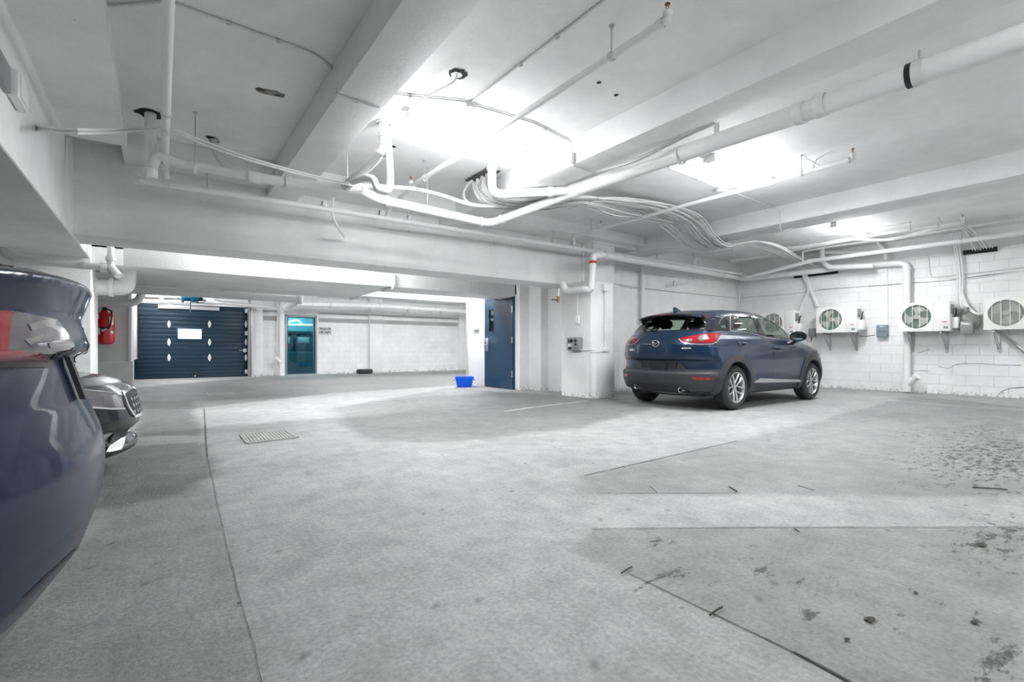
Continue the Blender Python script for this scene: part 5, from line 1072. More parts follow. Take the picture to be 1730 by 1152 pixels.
class Car:
    def __init__(s, shell, root): s.sh, s.root = shell, root; s.Mx = root.matrix_basis.copy(); s.Mi = s.Mx.inverted()
    def world(s, x, y, z): return s.Mx @ Vector((x, y, z))
    def rays(s, kind, pts):
        pts = np.array(pts, float); n = len(pts)
        if kind == 'px':     # measured from the photograph: sight lines from the tripod
            R3 = np.array(s.Mi.to_3x3()); o = np.array(s.Mi @ Vector((0, 0, CH)))
            d = np.stack([FX*CF+RX*(pts[:, 0]-CX0), FY*CF+RY*(pts[:, 0]-CX0), V0-pts[:, 1]], -1) @ R3.T; d /= np.linalg.norm(d, axis=1, keepdims=True); return np.repeat(o[None], n, 0), d
        if kind == 'right': return np.stack([pts[:, 0], np.full(n, -1.3), pts[:, 1]], -1), np.repeat([[0., 1, 0]], n, 0)
        if kind == 'rear': return np.stack([np.full(n, -0.4), pts[:, 0], pts[:, 1]], -1), np.repeat([[1., 0, 0]], n, 0)
        if kind == 'front': return np.stack([np.full(n, s.sh.L+.4), pts[:, 0], pts[:, 1]], -1), np.repeat([[-1., 0, 0]], n, 0)
        if kind == 'top': return np.stack([pts[:, 0], pts[:, 1], np.full(n, 2.0)], -1), np.repeat([[0., 0, -1]], n, 0)
    def hit(s, o, d, far=12.0):
        F = s.sh.F; n = len(o)
        t = np.zeros(n); big = np.linalg.norm(o-np.array([s.sh.L/2, 0, .7]), axis=1)-3.2; t = np.maximum(big, 0); done = np.zeros(n, bool); t0 = t.copy()
        for _ in range(420):
            f = F(o+d*t[:, None]); new = (f < 0) & ~done; done |= new; t0 = np.where(done, t0, t); t = np.where(done, t, t+np.clip(f*0.6, 0.004, 0.25))
            if done.all(): break
        lo, hi = t0, t
        for _ in range(14):
            m = (lo+hi)/2; ins = F(o+d*m[:, None]) < 0; hi = np.where(ins, m, hi); lo = np.where(ins, lo, m)
        return o+d*hi[:, None], done
    def patch(s, name, mat, kind, poly, step=None, off=0.004, holes=(), parent=None, mirror=True, flipname=None, depth=None):
        poly = [tuple(p) for p in poly]; P = np.array(poly, float); ext = P.max(0)-P.min(0)
        if step is None: step = max(ext)/26
        loops = [poly]+[list(h) for h in holes]; V = []; E = []
        for lp in loops:
            b0 = len(V)
            for a, b in zip(lp, lp[1:]+lp[:1]):
                L_ = math.hypot(b[0]-a[0], b[1]-a[1]); n = max(1, int(L_/step))
                for k in range(n): V.append((a[0]+(b[0]-a[0])*k/n, a[1]+(b[1]-a[1])*k/n))
            m = len(V)-b0; E += [(b0+i, b0+(i+1) % m) for i in range(m)]
        gx = np.arange(P[:, 0].min()+step*.5, P[:, 0].max(), step); gy = np.arange(P[:, 1].min()+step*.5, P[:, 1].max(), step)
        if len(gx) and len(gy):
            GX_, GY_ = np.meshgrid(gx, gy, indexing='ij'); d = poly_dist(GX_, GY_, poly); ok = d < -step*.4
            for h in holes: ok &= poly_dist(GX_, GY_, list(h)) > step*.4
            V += list(zip(GX_[ok], GY_[ok]))
        r = geometry.delaunay_2d_cdt([Vector(v) for v in V], E, [], 0, 1e-6); vs = np.array([tuple(v) for v in r[0]]); T = np.array(r[2])
        c = vs[T].mean(1); ins = poly_in(c[:, 0], c[:, 1], poly)
        for h in holes: ins &= ~poly_in(c[:, 0], c[:, 1], list(h))
        T = T[ins]; o, d = s.rays(kind, vs); H, ok = s.hit(o, d); T = T[ok[T].all(1)]
        if not len(T): print('EMPTY PATCH', name); return None
        n = s.sh.grad(H); top = H+n*off; bot = H-n*(depth if depth else 0.008)
        ed = {}
        for t in T:
            for a, b in ((t[0], t[1]), (t[1], t[2]), (t[2], t[0])): ed[(a, b)] = 1
        bd = [(a, b) for a, b in ed if (b, a) not in ed]; N_ = len(top); faces = [tuple(t) for t in T]+[(b, a, a+N_, b+N_) for a, b in bd]
        out = []
        for sg in ((1, -1) if mirror else (1,)):
            W_ = np.concatenate([top, bot])*np.array([1, sg, 1]); fs = faces
            tri = faces[len(faces)//3]; q = W_[list(tri[:3])]; nn = np.cross(q[1]-q[0], q[2]-q[0]); ref = n[tri[0]]*np.array([1, sg, 1])
            if (nn*ref).sum() < 0: fs = [f[::-1] for f in faces]
            us = sorted({i for f in fs for i in f}); mp = {a: b for b, a in enumerate(us)}
            ob = mesh_obj(name, W_[us], [[mp[i] for i in f] for f in fs], mat, parent or s.root, True, 50); out.append(ob)
        return out
    def ribbon(s, name, mat, kind, pts, w, off=0.0025, mirror=True, n=8):
        Q = []
        for a, b in zip(pts[:-1], pts[1:]):
            for k in range(n): Q.append((a[0]+(b[0]-a[0])*k/n, a[1]+(b[1]-a[1])*k/n))
        Q.append(pts[-1]); o, d = s.rays(kind, Q); H, ok = s.hit(o, d); H = H[ok]; n_ = s.sh.grad(H); T = np.gradient(H, axis=0); sd = np.cross(n_, T); sd /= np.linalg.norm(sd, axis=1, keepdims=True)+1e-9
        A = H+sd*w/2+n_*off; B = H-sd*w/2+n_*off; N_ = len(H)
        for sg in ((1, -1) if mirror else (1,)): mesh_obj(name, np.concatenate([A, B])*np.array([1, sg, 1]), [(i, i+1, i+1+N_, i+N_) for i in range(N_-1)], mat, s.root, True)
def wheel(root, x, y, z, R_, Wd, side, spokes=5, rimr=None, style='split', rimmat='alloy'):
    """side=-1: outer face towards -y"""
    rimr = rimr or R_*0.68; t = thing('wheel', '', '', (x, y, z)); del t['label']; del t['category']; t.parent = root; ax = (0, side, 0)
    prof = [(rimr, -Wd/2), (rimr+.02, -Wd/2-.004), (R_*.9, -Wd/2-.006), (R_-.02, -Wd/2+.012), (R_-.004, -Wd/2+.03)]
    for g in range(4):
        h = -Wd/2+.045+g*(Wd-.09)/3; prof += [(R_, h-.012), (R_, h), (R_-.008, h+.002), (R_-.008, h+.007), (R_, h+.009)]
    prof += [(R_-.004, Wd/2-.03), (R_-.02, Wd/2-.012), (R_*.9, Wd/2+.006), (rimr+.02, Wd/2+.004), (rimr, Wd/2)]
    lathe('tyre', prof, (0, 0, 0), ax, 'rubber', t, n=56)
    lathe('rim', [(rimr-.004, Wd/2-.002), (rimr+.004, Wd/2+.004), (rimr-.006, Wd/2+.004), (rimr-.018, Wd/2-.02), (rimr-.03, -Wd/2+.02), (rimr-.004, -Wd/2)], (0, 0, 0), ax, rimmat, t, n=48)
    lathe('brake_disc', [(0, .0), (rimr*.72, 0), (rimr*.72, .012), (0, .012)], (0, 0, 0), ax, 'greypanel', t, n=32); lathe('wheel_back', [(0, -.03), (rimr-.02, -.03), (rimr-.02, -.02), (0, -.02)], (0, 0, 0), ax, 'black', t, n=32)
    lathe('hub_cap', [(0, Wd/2-.012), (.025, Wd/2-.014), (.032, Wd/2-.022), (.032, Wd/2-.06)], (0, 0, 0), ax, rimmat, t, n=20)
    bm = bmesh.new(); face = side
    def P(r, a, h): return bm.verts.new((r*math.cos(a), face*h, r*math.sin(a)))
    for k in range(spokes):
        for s2 in (-1, 1):
            a = 2*math.pi*k/spokes+math.pi/2; a0 = a+s2*.22; a1 = a+s2*(.40 if style == 'split' else .17)
            h0, h1 = Wd/2-.030, Wd/2-.008; w0, w1 = .020/.06, .030/rimr
            secs = []
            for (r, c, w, hh) in ((.03, a+s2*.14, .30, h0), (.075, a0*.6+a*.4, .17, h0+.004), (rimr*.62, (a0+a1)/2, .085, h0+.016), (rimr-.012, a1, .10, h1)):
                secs.append([P(r, c-w, hh-.006), P(r, c, hh+.006), P(r, c+w, hh-.006), P(r, c+w*.8, hh-.05), P(r, c-w*.8, hh-.05)])
            for A, B in zip(secs[:-1], secs[1:]):
                for i in range(5): bm.faces.new((A[i], A[(i+1) % 5], B[(i+1) % 5], B[i]))
            bm.faces.new(secs[0]); bm.faces.new(secs[-1][::-1])
    bm_obj('spokes', bm, rimmat, t, sharp=30)
    for k in range(5):
        a = 2*math.pi*(k+.5)/5; lathe('wheel_nut', [(0, .012), (.009, .012), (.009, 0)], (.055*math.cos(a), side*(Wd/2-.035), .055*math.sin(a)), ax, 'steel', t, n=6)
    return t
def seat(root, x, y, z, w=.25, mat='seat'):
    bm = bmesh.new(); box_bm(bm, (x-.25, y-w, z), (x+.27, y+w, z+.16), .05); m1 = bmesh.new()
    bm_obj('seat_cushion', bm, mat, root); bm = bmesh.new(); bmesh.ops.create_cube(bm, size=1, matrix=Matrix.Translation((x-.32, y, z+.42)) @ Matrix.Rotation(-.28, 4, 'Y') @ Matrix.Diagonal((.14, 2*w, .62, 1))); bmesh.ops.bevel(bm, geom=bm.edges[:], offset=.045, segments=3, affect='EDGES'); bm_obj('seat_back', bm, mat, root)
    bm = bmesh.new(); bmesh.ops.create_cube(bm, size=1, matrix=Matrix.Translation((x-.44, y, z+.83)) @ Matrix.Rotation(-.2, 4, 'Y') @ Matrix.Diagonal((.09, .25, .16, 1))); bmesh.ops.bevel(bm, geom=bm.edges[:], offset=.035, segments=3, affect='EDGES'); bm_obj('headrest', bm, mat, root)

def clean_faces(car, V, Q, polys_px, belt, both=True):
    """drop skin faces behind the windows (right side outlines, mirrored)"""
    c = V[Q].mean(1); keep = np.ones(len(Q), bool)
    for sg in ((1, -1) if both else (1,)):
        cc = c*np.array([1, sg, 1]); Wm = np.array(car.Mx); w = cc @ Wm[:3, :3].T+Wm[:3, 3]
        dep = FX*w[:, 0]+FY*w[:, 1]; r_ = RX*w[:, 0]+RY*w[:, 1]; u = CX0+CF*r_/dep; v = V0-CF*(w[:, 2]-CH)/dep
        for pl in polys_px:
            d = poly_dist(u, v, pl); keep &= ~((d < 0.9) & (cc[:, 1] < -.35) & (c[:, 2] > belt))
    return keep

# ---------------------------------------------------------------- blue crossover
X0c, Ycc = 6.19, 4.855
t = thing('parked_car', 'dark blue compact crossover parked by the middle wall, seen from behind', 'car', (X0c, Ycc, 0), math.radians(0.6)); bpy.context.view_layer.update()
sil = [(4.20,.50),(4.19,.36),(4.08,.24),(3.6,.21),(.6,.21),(.25,.24),(.10,.29),(.04,.38),(.0,.50),(.0,.555),(.02,.578),(.10,.583),(.112,.60),(.112,.64),(.105,.73),(.06,.765),(.045,.83),(.05,.92),(.055,1.0),(.09,1.10),(.15,1.175),(.40,1.405),(.27,1.425),(.25,1.445),(.27,1.465),(.6,1.53),(1.1,1.57),(1.6,1.58),(2.1,1.55),(2.5,1.45),(3.02,1.18),(3.12,1.13),(3.5,1.07),(3.86,.98),(4.06,.86),(4.15,.70)]
wz = [(0,.78),(.2,.80),(.3,.845),(.42,.875),(.55,.885),(.75,.882),(.88,.868),(.98,.852),(1.06,.825),(1.12,.785),(1.17,.762),(1.45,.625),(1.58,.54)]
plan = [(0,.965),(.25,.985),(.7,1),(3.3,1),(3.7,.975),(4.0,.93),(4.25,.86)]; gplan = [(0,.88),(.4,.93),(.9,.985),(1.6,1),(2.6,.99),(3.2,.95),(4.2,.86)]
sh = Shell(sil, wz, plan, gplan, lambda ay, z: .34*(ay/.88)**3.2, lambda ay, z: .42*(ay/.88)**2.6, .085, [(.805, .335), (3.375, .335)], 4.2, .05, .385)
cx = Car(sh, t)
V, Q = sh.mesh(np.concatenate([np.arange(-.08, 1.4, .018), np.arange(1.4, 4.32, .026)]), np.arange(-.97, .98, .0202), np.arange(.12, 1.68, .02))
z7 = lambda L_: [(1030+a/4.325, 490+b/4.325) for a, b in L_]
dlo = z7([(770,293),(788,255),(812,215),(838,195),(880,185),(960,181),(1045,182),(1110,192),(1170,213),(1230,250),(1280,294),(1312,337),(1320,353),(1240,354),(1150,349),(1090,327),(1000,309),(890,295)])
wq = z7([(847,216),(861,232),(856,279),(817,277),(811,258),(826,232)])
wr_ = z7([(906,193),(1034,191),(1048,218),(1086,318),(1000,301),(925,290),(906,286)])
wf_ = z7([(1076,199),(1110,203),(1168,224),(1222,260),(1270,302),(1300,345),(1240,349),(1152,342),(1132,325),(1088,228)])
keep = clean_faces(cx, V, Q, [wq, wr_, wf_], 1.08)
c = V[Q].mean(1)
hatch = [(-.64,1.205),(.64,1.205),(.60,1.30),(.50,1.392),(-.50,1.392),(-.60,1.30)]
keep &= ~((poly_dist(c[:, 1], c[:, 2], hatch) < .012) & (c[:, 0] < .62) & (c[:, 2] > 1.19))
ws = [(2.55,-.60),(2.55,.60),(3.02,.68),(3.05,-.68)]; wsh = [(2.42,-.52),(2.42,.52),(2.98,.66),(2.98,-.66)]
keep &= ~((poly_dist(c[:, 0], c[:, 1], wsh) < .012) & (c[:, 2] > 1.1))
clad = ((c[:, 2] < .606) & (c[:, 0] < .9)) | (c[:, 2] < .445) | ((c[:, 0] > 3.9) & (c[:, 2] < .50)) | ((np.hypot(c[:, 0]-.805, c[:, 2]-.335) < .44) & (c[:, 2] < .78)) | ((np.hypot(c[:, 0]-3.375, c[:, 2]-.335) < .44) & (c[:, 2] < .78))
np_mesh('body', V, Q[keep & ~clad], 'blue', t); np_mesh('lower_cladding', V, Q[keep & clad], 'clad', t)
for wx in (.805, 3.375):
    ro, ri = .50, .392
    A_ = [(wx+ro*1.02*math.cos(a), .335+ro*math.sin(a)) for a in np.linspace(-.22, math.pi+.22, 30)]; B_ = [(wx+ri*math.cos(a), .335+ri*math.sin(a)) for a in np.linspace(math.pi+.25, -.25, 30)]
    cx.patch('wheel_arch_trim', 'clad', 'right', A_+B_, step=.03, off=.010, depth=.02)
cx.patch('window_surround', 'gloss', 'px', dlo, step=1.5, off=.004, holes=[wq, wr_, wf_], depth=.004)
for nm, w_ in (('quarter_window', wq), ('rear_side_window', wr_), ('front_side_window', wf_)): cx.patch(nm, 'cglass', 'px', w_, step=2.2, off=.001, depth=.001)
cx.ribbon('window_line', 'chrome', 'px', z7([(788,255),(812,213),(838,193),(880,182),(960,178),(1045,179),(1110,189),(1170,210),(1230,247),(1282,293)]), .010, .008)
cx.ribbon('pillar_line', 'silver', 'px', z7([(878,184),(878,294)]), .008, .008); cx.ribbon('pillar_line', 'silver', 'px', z7([(1048,182),(1064,215)]), .010, .008)
cx.ribbon('belt_line', 'silver', 'px', z7([(880,297),(1000,311),(1090,329),(1150,351),(1240,356)]), .008, .006)
cx.patch('rear_window_surround', 'gloss', 'rear', [(-.74,1.192),(0,1.185),(.74,1.192),(.705,1.31),(.62,1.405),(-.62,1.405),(-.705,1.31)], step=.035, off=.003, holes=[hatch], mirror=False, depth=.004)
cx.patch('rear_window', 'dglass' if False else 'cglass', 'rear', hatch, step=.05, off=.001, mirror=False, depth=.001)
cx.patch('windscreen', 'cglass', 'top', wsh, step=.05, off=.001, mirror=False, depth=.001)
sm = [(1103, 531), (1103, 531)]
bm = bmesh.new(); rows_ = []
for k in range(25):
    yy = -.61+1.22*k/24; q_ = abs(yy)/.61; xt = .235+.16*q_**3; zt_ = 1.462-.055*q_**2.2; zr = 1.524-.075*q_**2
    rows_.append([bm.verts.new(p_) for p_ in ((xt+.30, yy, zr-.004), (xt+.12, yy, zt_+.028), (xt, yy, zt_), (xt+.004, yy, zt_-.022), (xt+.05, yy, zt_-.045), (xt+.30, yy, zr-.09))])
for a_, b_ in zip(rows_[:-1], rows_[1:]):
    for i in range(6): bm.faces.new((a_[i], a_[(i+1) % 6], b_[(i+1) % 6], b_[i]))
bm.faces.new(rows_[0]); bm.faces.new(rows_[-1][::-1]); bm_obj('spoiler', bm, 'gloss', t, sharp=40)
box('high_brake_light', (.232, -.17, 1.443), (.25, .17, 1.458), 'darkred', t, .003)
cx.patch('spoiler_underside', 'gloss', 'rear', [(-.60,1.394),(.60,1.394),(.62,1.428),(-.62,1.428)], step=.03, off=.002, mirror=False)
cx.patch('pillar_gloss', 'gloss', 'px', [(1140+a/8.86, 510+b/8.86) for a, b in ((470,430),(515,322),(535,285),(680,235),(660,305),(606,430))], step=1.2, off=.009)
# tail lamps
c8 = lambda L_: [(1140+a/8.86, 510+b/8.86) for a, b in L_]
lo_ = c8([(75,548),(130,530),(250,512),(360,490),(470,475),(600,468),(690,472),(660,540),(610,600),(570,622),(400,628),(250,622),(150,605),(105,585)])
cx.patch('tail_lamp', 'redlens', 'px', lo_, step=1.3, off=.006, depth=.01)
cx.patch('lamp_lens', 'darkred', 'px', c8([(150,600),(200,585),(330,600),(560,605),(610,600),(570,620),(400,626),(250,620)]), step=1.3, off=.0075, depth=.002)
cx.patch('lamp_lens', 'clearlens', 'px', c8([(350,560),(352,530),(385,505),(440,495),(488,492),(470,540),(430,585),(370,582)]), step=1.3, off=.0085, depth=.002)
cx.patch('lamp_lens', 'clearlens', 'px', c8([(160,570),(200,555),(262,552),(268,570),(250,592),(190,590)]), step=1.0, off=.0085, depth=.002)
cx.patch('lamp_lens', 'darkred', 'px', c8([(640,478),(682,476),(655,535),(610,590),(600,560),(628,520)]), step=1.2, off=.0078, depth=.002)
cx.ribbon('lamp_edge', 'silver', 'px', c8([(60,548),(95,590),(150,612),(250,630),(400,636),(560,632),(620,605),(668,545)]), .008, .004)
# lower lamps, exhausts, diffuser, plate recess, badges
cx.patch('rear_reflector', 'redlens', 'rear', [(-.58,.505),(-.80,.505),(-.815,.49),(-.79,.462),(-.66,.458),(-.62,.475)], step=.02, off=.006)
for k in range(3): cx.patch('reflector_rib', 'darkred', 'rear', [(-.66-.045*k,.50),(-.672-.045*k,.50),(-.672-.045*k,.463),(-.66-.045*k,.463)], step=.01, off=.008)
cx.patch('rear_skirt', 'black', 'rear', [(-.54,.375),(.54,.375),(.50,.26),(-.50,.26)], step=.03, off=.004, mirror=False); cx.ribbon('skirt_edge', 'clad', 'rear', [(-.40,.30),(-.55,.385),(0,.388),(.55,.385),(.40,.30)], .02, .012, mirror=False)
for s_ in (-1, 1):
    lathe('exhaust_tip', [(.030, .14), (.030, -.02), (.036, -.024), (.038, -.015), (.038, .14)], (.10, s_*.41, .305), (1, 0, 0), 'chrome', t, n=22); lathe('exhaust_bore', [(0, .02), (.030, .02), (.030, .01), (0, .01)][:2], (.10, s_*.41, .305), (1, 0, 0), 'dark', t, n=18)
cx.patch('plate_recess', 'black', 'rear', [(-.30,.60),(.30,.60),(.33,.735),(-.33,.735)], step=.03, off=.004, mirror=False)
box('licence_plate', (.088, -.16, .615), (.096, .16, .715), 'dark', t, .003)
cx.patch('recess_side', 'clad', 'rear', [(-.31,.60),(-.36,.73),(-.47,.60)], step=.02, off=.006)
cx.ribbon('tailgate_gap', 'dark', 'rear', [(-.64,1.05),(-.62,.92),(-.56,.80),(-.47,.755),(-.3,.742),(.3,.742),(.47,.755),(.56,.80),(.62,.92),(.64,1.05)], .007, .002, mirror=False)
cx.ribbon('bumper_edge', 'clad', 'rear', [(-.82,.600),(-.5,.604),(.5,.604),(.82,.600)], .03, .006, mirror=False); cx.ribbon('bumper_edge', 'clad', 'right', [(.12,.602),(.40,.606)], .03, .006)
em = thing('brand_emblem', '', '', (.035, 0, 1.0)); del em['label']; del em['category']; em.parent = t
bm = bmesh.new(); sweep_bm(bm, [(0, .058*math.cos(a), .048*math.sin(a)) for a in np.linspace(0, 2*math.pi, 33)], .0065, 8, False); bm_obj('ring', bm, 'chrome', em)
for s_ in (-1, 1): prism('wing', [(0, -.018), (0, .000), (s_*.030, .020), (s_*.052, .018), (s_*.030, .004), (s_*.012, -.016)][::s_], 'x', -.004, .004, 'chrome', em, .0015)
for y_, tx, sc in ((.50, 'CX-3', .045),): text_obj('badge', tx, sc, (.085, y_, .895), (math.pi/2, 0, -math.pi/2-.25), 'white', t, .003, 1.4)
q, _ = cx.hit(*cx.rays('rear', [(-.50, .925)])); text_obj('badge', 'SKYACTIV', .030, (q[0][0]-.004, q[0][1], .925), (math.pi/2, 0, -math.pi/2+.30), 'white', t, .002, 1.0)
q, _ = cx.hit(*cx.rays('rear', [(.52, .90)])); bpy.data.objects['badge'].location = (q[0][0]-.004, .52, .90)
# wiper
q, _ = cx.hit(*cx.rays('rear', [(.40, 1.235), (.25, 1.225), (.10, 1.205)])); tube('rear_wiper', [Vector(a)+Vector((-.02, 0, .01)) for a in q], .010, 'black', t, n=8); lathe('wiper_pivot', [(0, 0), (.03, 0), (.025, .03), (0, .03)], Vector(q[2])+Vector((.0, 0, .0)), (-1, 0, .5), 'black', t, n=14)
# doors, sills
for pts in ([(1295.3,568.7),(1303.2,577.7),(1306.6,589),(1307.7,600),(1306.6,622.9),(1305.5,637.5),(1304.5,652)], [(1343,572),(1352.9,577.7),(1357.4,591),(1358.5,606),(1357.4,623),(1356,637.5),(1354,648)], [(1236,561),(1245,577.7),(1248.4,586.7),(1251.7,594.6)]):
    cx.ribbon('door_gap', 'dark', 'px', pts, .007, .002)
cx.ribbon('door_bottom_gap', 'dark', 'right', [(1.36,.30),(2.86,.30)], .006, .003)
cx.patch('sill_strip', 'silver', 'px', [(1272.5,646),(1284.6,639),(1330,640.8),(1354,641.2),(1357.7,644),(1354,644.7),(1330,645.1),(1290,646.3)], step=2.5, off=.010, depth=.01)
cx.ribbon('shoulder_crease', 'blue', 'px', [(1209,567),(1240,568),(1262,574)], .012, .004)
for (u, v) in ((1254, 580.5), (1314, 589)):
    q, _ = cx.hit(*cx.rays('px', [(u, v)])); q = q[0]
    for s_ in (1, -1):
        pr = catmull([Vector((q[0]-.10, s_*(q[1]+.0), q[2]+.012)), Vector((q[0]-.07, s_*(q[1]-.035), q[2]+.012)), Vector((q[0]+.06, s_*(q[1]-.035), q[2]+.004)), Vector((q[0]+.10, s_*(q[1]), q[2]))], 5)
        tube('door_handle', pr, .013, 'blue', t, n=10)
    cx.patch('handle_cup', 'gloss', 'right', [(q[0]+.075*math.cos(a), q[2]-.005+.032*math.sin(a)) for a in np.linspace(0, 2*math.pi, 18)[:-1]], step=.02, off=.002, depth=.002)
cx.patch('fuel_flap', 'blue', 'px', c8([(850,600),(870,660),(870,720),(850,760),(690,760),(660,700),(670,610),(760,590)][:2]+[(872,700),(850,745)]), step=2, off=.0005) if False else None
cx.patch('reflex_strip', 'darkred', 'right', [(.20,.47),(.30,.475),(.30,.50),(.20,.505)], step=.02, off=.004)
# mirrors
for s_ in (-1, 1):
    mc_ = Vector((2.62, s_*.965, 1.13)); bm = bmesh.new(); bmesh.ops.create_uvsphere(bm, u_segments=20, v_segments=12, radius=1, matrix=Matrix.Translation(mc_) @ Matrix.Diagonal((.075, .135, .085, 1)))
    for v in bm.verts:
        if v.co.x < mc_.x-.02: v.co.x = mc_.x-.02
        dz = (v.co.z-mc_.z)/.085; v.co.y += (v.co.y-mc_.y)*.12*abs(dz)
    mr = bm_obj('door_mirror', bm, 'gloss', t, sharp=60)
    lathe('mirror_glass', [(0, 0), (.105, 0)], mc_+Vector((-.022, 0, 0)), (-1, 0, 0), 'mirror', mr, n=28); g_ = [o for o in mr.children][0]; g_.matrix_basis = Matrix.Translation(mc_+Vector((-.023, 0, 0))) @ Matrix.Diagonal((1, 1, .66, 1)) @ Matrix.Translation(-(mc_+Vector((-.022, 0, 0))))
    tube('mirror_arm', [mc_+Vector((.01, 0, -.05)), mc_+Vector((.03, -s_*.10, -.11)), mc_+Vector((.05, -s_*.15, -.13))], .028, 'gloss', mr, fil=.05, n=10)
# fin
prism('roof_fin', [(.50,1.49),(.50,1.585),(.53,1.588),(.60,1.56),(.70,1.525),(.70,1.50)], 'y', -.018, .018, 'blue', t, .006)
for s_, yy in ((-1, -.885), (1, .885)):
    for wx in (.805, 3.375): wheel(t, wx, s_*.775, .335, .335, .205, s_, 5)
for yy in (-.36, .36): seat(t, 2.05, yy, .50)
seat(t, 1.18, -.33, .50, .30); seat(t, 1.18, .33, .50, .30)
box('cabin_floor', (.5, -.70, .30), (3.0, .70, .48), 'seat', t, .02); box('dashboard', (2.55, -.70, .60), (3.0, .70, 1.06), 'seat', t, .06); box('parcel_shelf', (.28, -.56, 1.0), (.75, .56, 1.03), 'seat', t, .01)
bm = bmesh.new(); sweep_bm(bm, [Vector((2.42+.07*math.sin(a), .36+.18*math.cos(a), 1.02+.17*math.sin(a))) for a in np.linspace(0, 2*math.pi, 25)], .014, 8, False); bm_obj('steering_wheel', bm, 'seat', t)
cx.patch('headlamp', 'clearlens', 'front', [(-.45,.80),(-.80,.86),(-.84,.80),(-.60,.73)], step=.03, off=.005); cx.patch('grille', 'gloss', 'front', [(-.45,.78),(.45,.78),(.35,.50),(-.35,.50)], step=.04, off=.005, mirror=False)
box('underbody', (.35, -.56, .19), (3.9, .56, .30), 'black', t, .02); lathe('muffler', [(0, -.35), (.09, -.33), (.10, 0), (.09, .33), (0, .35)], (.42, .0, .28), (0, 1, 0), 'greypanel', t, n=18)

# ---------------------------------------------------------------- midnight blue car in the left foreground
XT, YT = -0.1376, 1.85
t = thing('parked_car', 'glossy midnight blue car in the left foreground showing its tail lamp and rear bumper', 'car', (XT, YT, 0), math.pi); bpy.context.view_layer.update()
sil = [(.029,1.086),(.045,1.035),(.058,1.00),(.052,.965),(.04,.925),(.045,.905),(.078,.888),(.062,.83),(.046,.77),(.012,.68),(.0,.62),(.0,.56),(.012,.47),(.045,.37),(.143,.235),(.212,.19),(.5,.18),(4.2,.18),(4.6,.25),(4.73,.45),(4.70,.65),(4.4,.85),(3.7,1.03),(3.5,1.08),(2.9,1.42),(2.5,1.58),(2.1,1.625),(1.7,1.60),(1.1,1.44),(.55,1.22),(.26,1.125),(.145,1.105),(.06,1.097)]
wz = [(0,.85),(.2,.88),(.4,.94),(.7,.96),(.9,.95),(1.0,.92),(1.08,.87),(1.15,.83),(1.55,.62),(1.65,.55)]
plan = [(0,.93),(.5,.985),(1.0,1),(3.7,1),(4.75,.86)]; gplan = [(0,.84),(.5,.90),(1.2,.97),(2,1),(3.5,.96),(4.75,.85)]
sh2 = Shell(sil, wz, plan, gplan, lambda ay, z: .40*(ay/.96)**2.15, lambda ay, z: .45*(ay/.96)**2.5, .06, [(.97, .36), (3.86, .36)], 4.73, .05, .41, .62)
ct = Car(sh2, t)
V, Q = sh2.mesh(np.concatenate([np.arange(-.05, .42, .010), np.arange(.42, .9, .03), np.arange(.9, 4.85, .05)]), np.arange(-1.01, 1.02, .0202), np.concatenate([np.arange(.10, 1.2, .012), np.arange(1.2, 1.72, .03)]))
c = V[Q].mean(1)
bk = (c[:, 2] < .30) & (c[:, 0] < .6) | (c[:, 2] < .24) | (np.hypot(c[:, 0]-.97, c[:, 2]-.36) < .408) & (np.abs(c[:, 1]) < .95) | (np.hypot(c[:, 0]-3.86, c[:, 2]-.36) < .408) & (np.abs(c[:, 1]) < .95)
np_mesh('body', V, Q[~bk], 'tblue', t); np_mesh('lower_valance', V, Q[bk], 'gloss', t)
cA = lambda L_: [(a/4.267, 430+b/4.267) for a, b in L_]
ct.patch('tail_lamp', 'smokelens', 'px', cA([(0,400),(60,398),(240,435),(400,470),(430,500),(480,570),(525,635),(530,668),(500,690),(400,705),(370,740),(345,775),(330,793),(0,780),(-2390,745),(-2390,-60)]), step=4, off=.003, depth=.006)
ct.patch('lamp_lens', 'redlens', 'px', cA([(0,405),(78,402),(62,480),(48,560),(42,640),(44,690),(300,708),(335,760),(325,775),(0,765),(-2370,730),(-2370,-40)]), step=6, off=.0045, depth=.002)
ct.patch('lamp_lens', 'clearlens', 'px', cA([(185,500),(330,465),(400,475),(425,500),(380,520),(300,530),(215,550)]), step=3, off=.005, depth=.002)
ct.patch('lamp_lens', 'clearlens', 'px', cA([(335,640),(380,618),(450,615),(505,640),(512,662),(400,672),(345,672)]), step=3, off=.005, depth=.002)
ct.patch('lamp_lens', 'clearlens', 'px', cA([(160,618),(290,575),(300,600),(200,652)]), step=3, off=.005, depth=.002)
ct.ribbon('lamp_edge', 'black', 'px', cA([(-2390,750),(0,785),(330,798),(350,780),(375,745),(405,710),(500,695),(535,680)]), .014, .005)
ct.ribbon('bumper_gap', 'dark', 'px', [(150,905),(120,935),(90,962),(66,985),(40,1010)], .005, .0025)
ct.patch('rear_window', 'gloss', 'top', [(.16,-.50),(.10,-.25),(.085,0),(.10,.25),(.16,.50),(.30,.60),(1.1,.50),(1.1,-.50),(.30,-.60)], step=.05, off=.004, mirror=False)
ct.patch('side_window', 'gloss', 'right', [(.9,1.14),(3.2,1.12),(2.6,1.42),(1.9,1.50),(1.2,1.40)], step=.08, off=.003)
ct.patch('windscreen', 'gloss', 'top', [(2.7,-.55),(2.7,.55),(3.45,.68),(3.45,-.68)], step=.08, off=.003, mirror=False); ct.patch('glass_roof', 'gloss', 'top', [(1.2,-.50),(1.2,.50),(2.6,.53),(2.6,-.53)], step=.08, off=.003, mirror=False)
prism('plate_bracket', [(.030,.775),(.042,.775),(.074,.89),(.062,.89)], 'y', .06, .10, 'black', t)
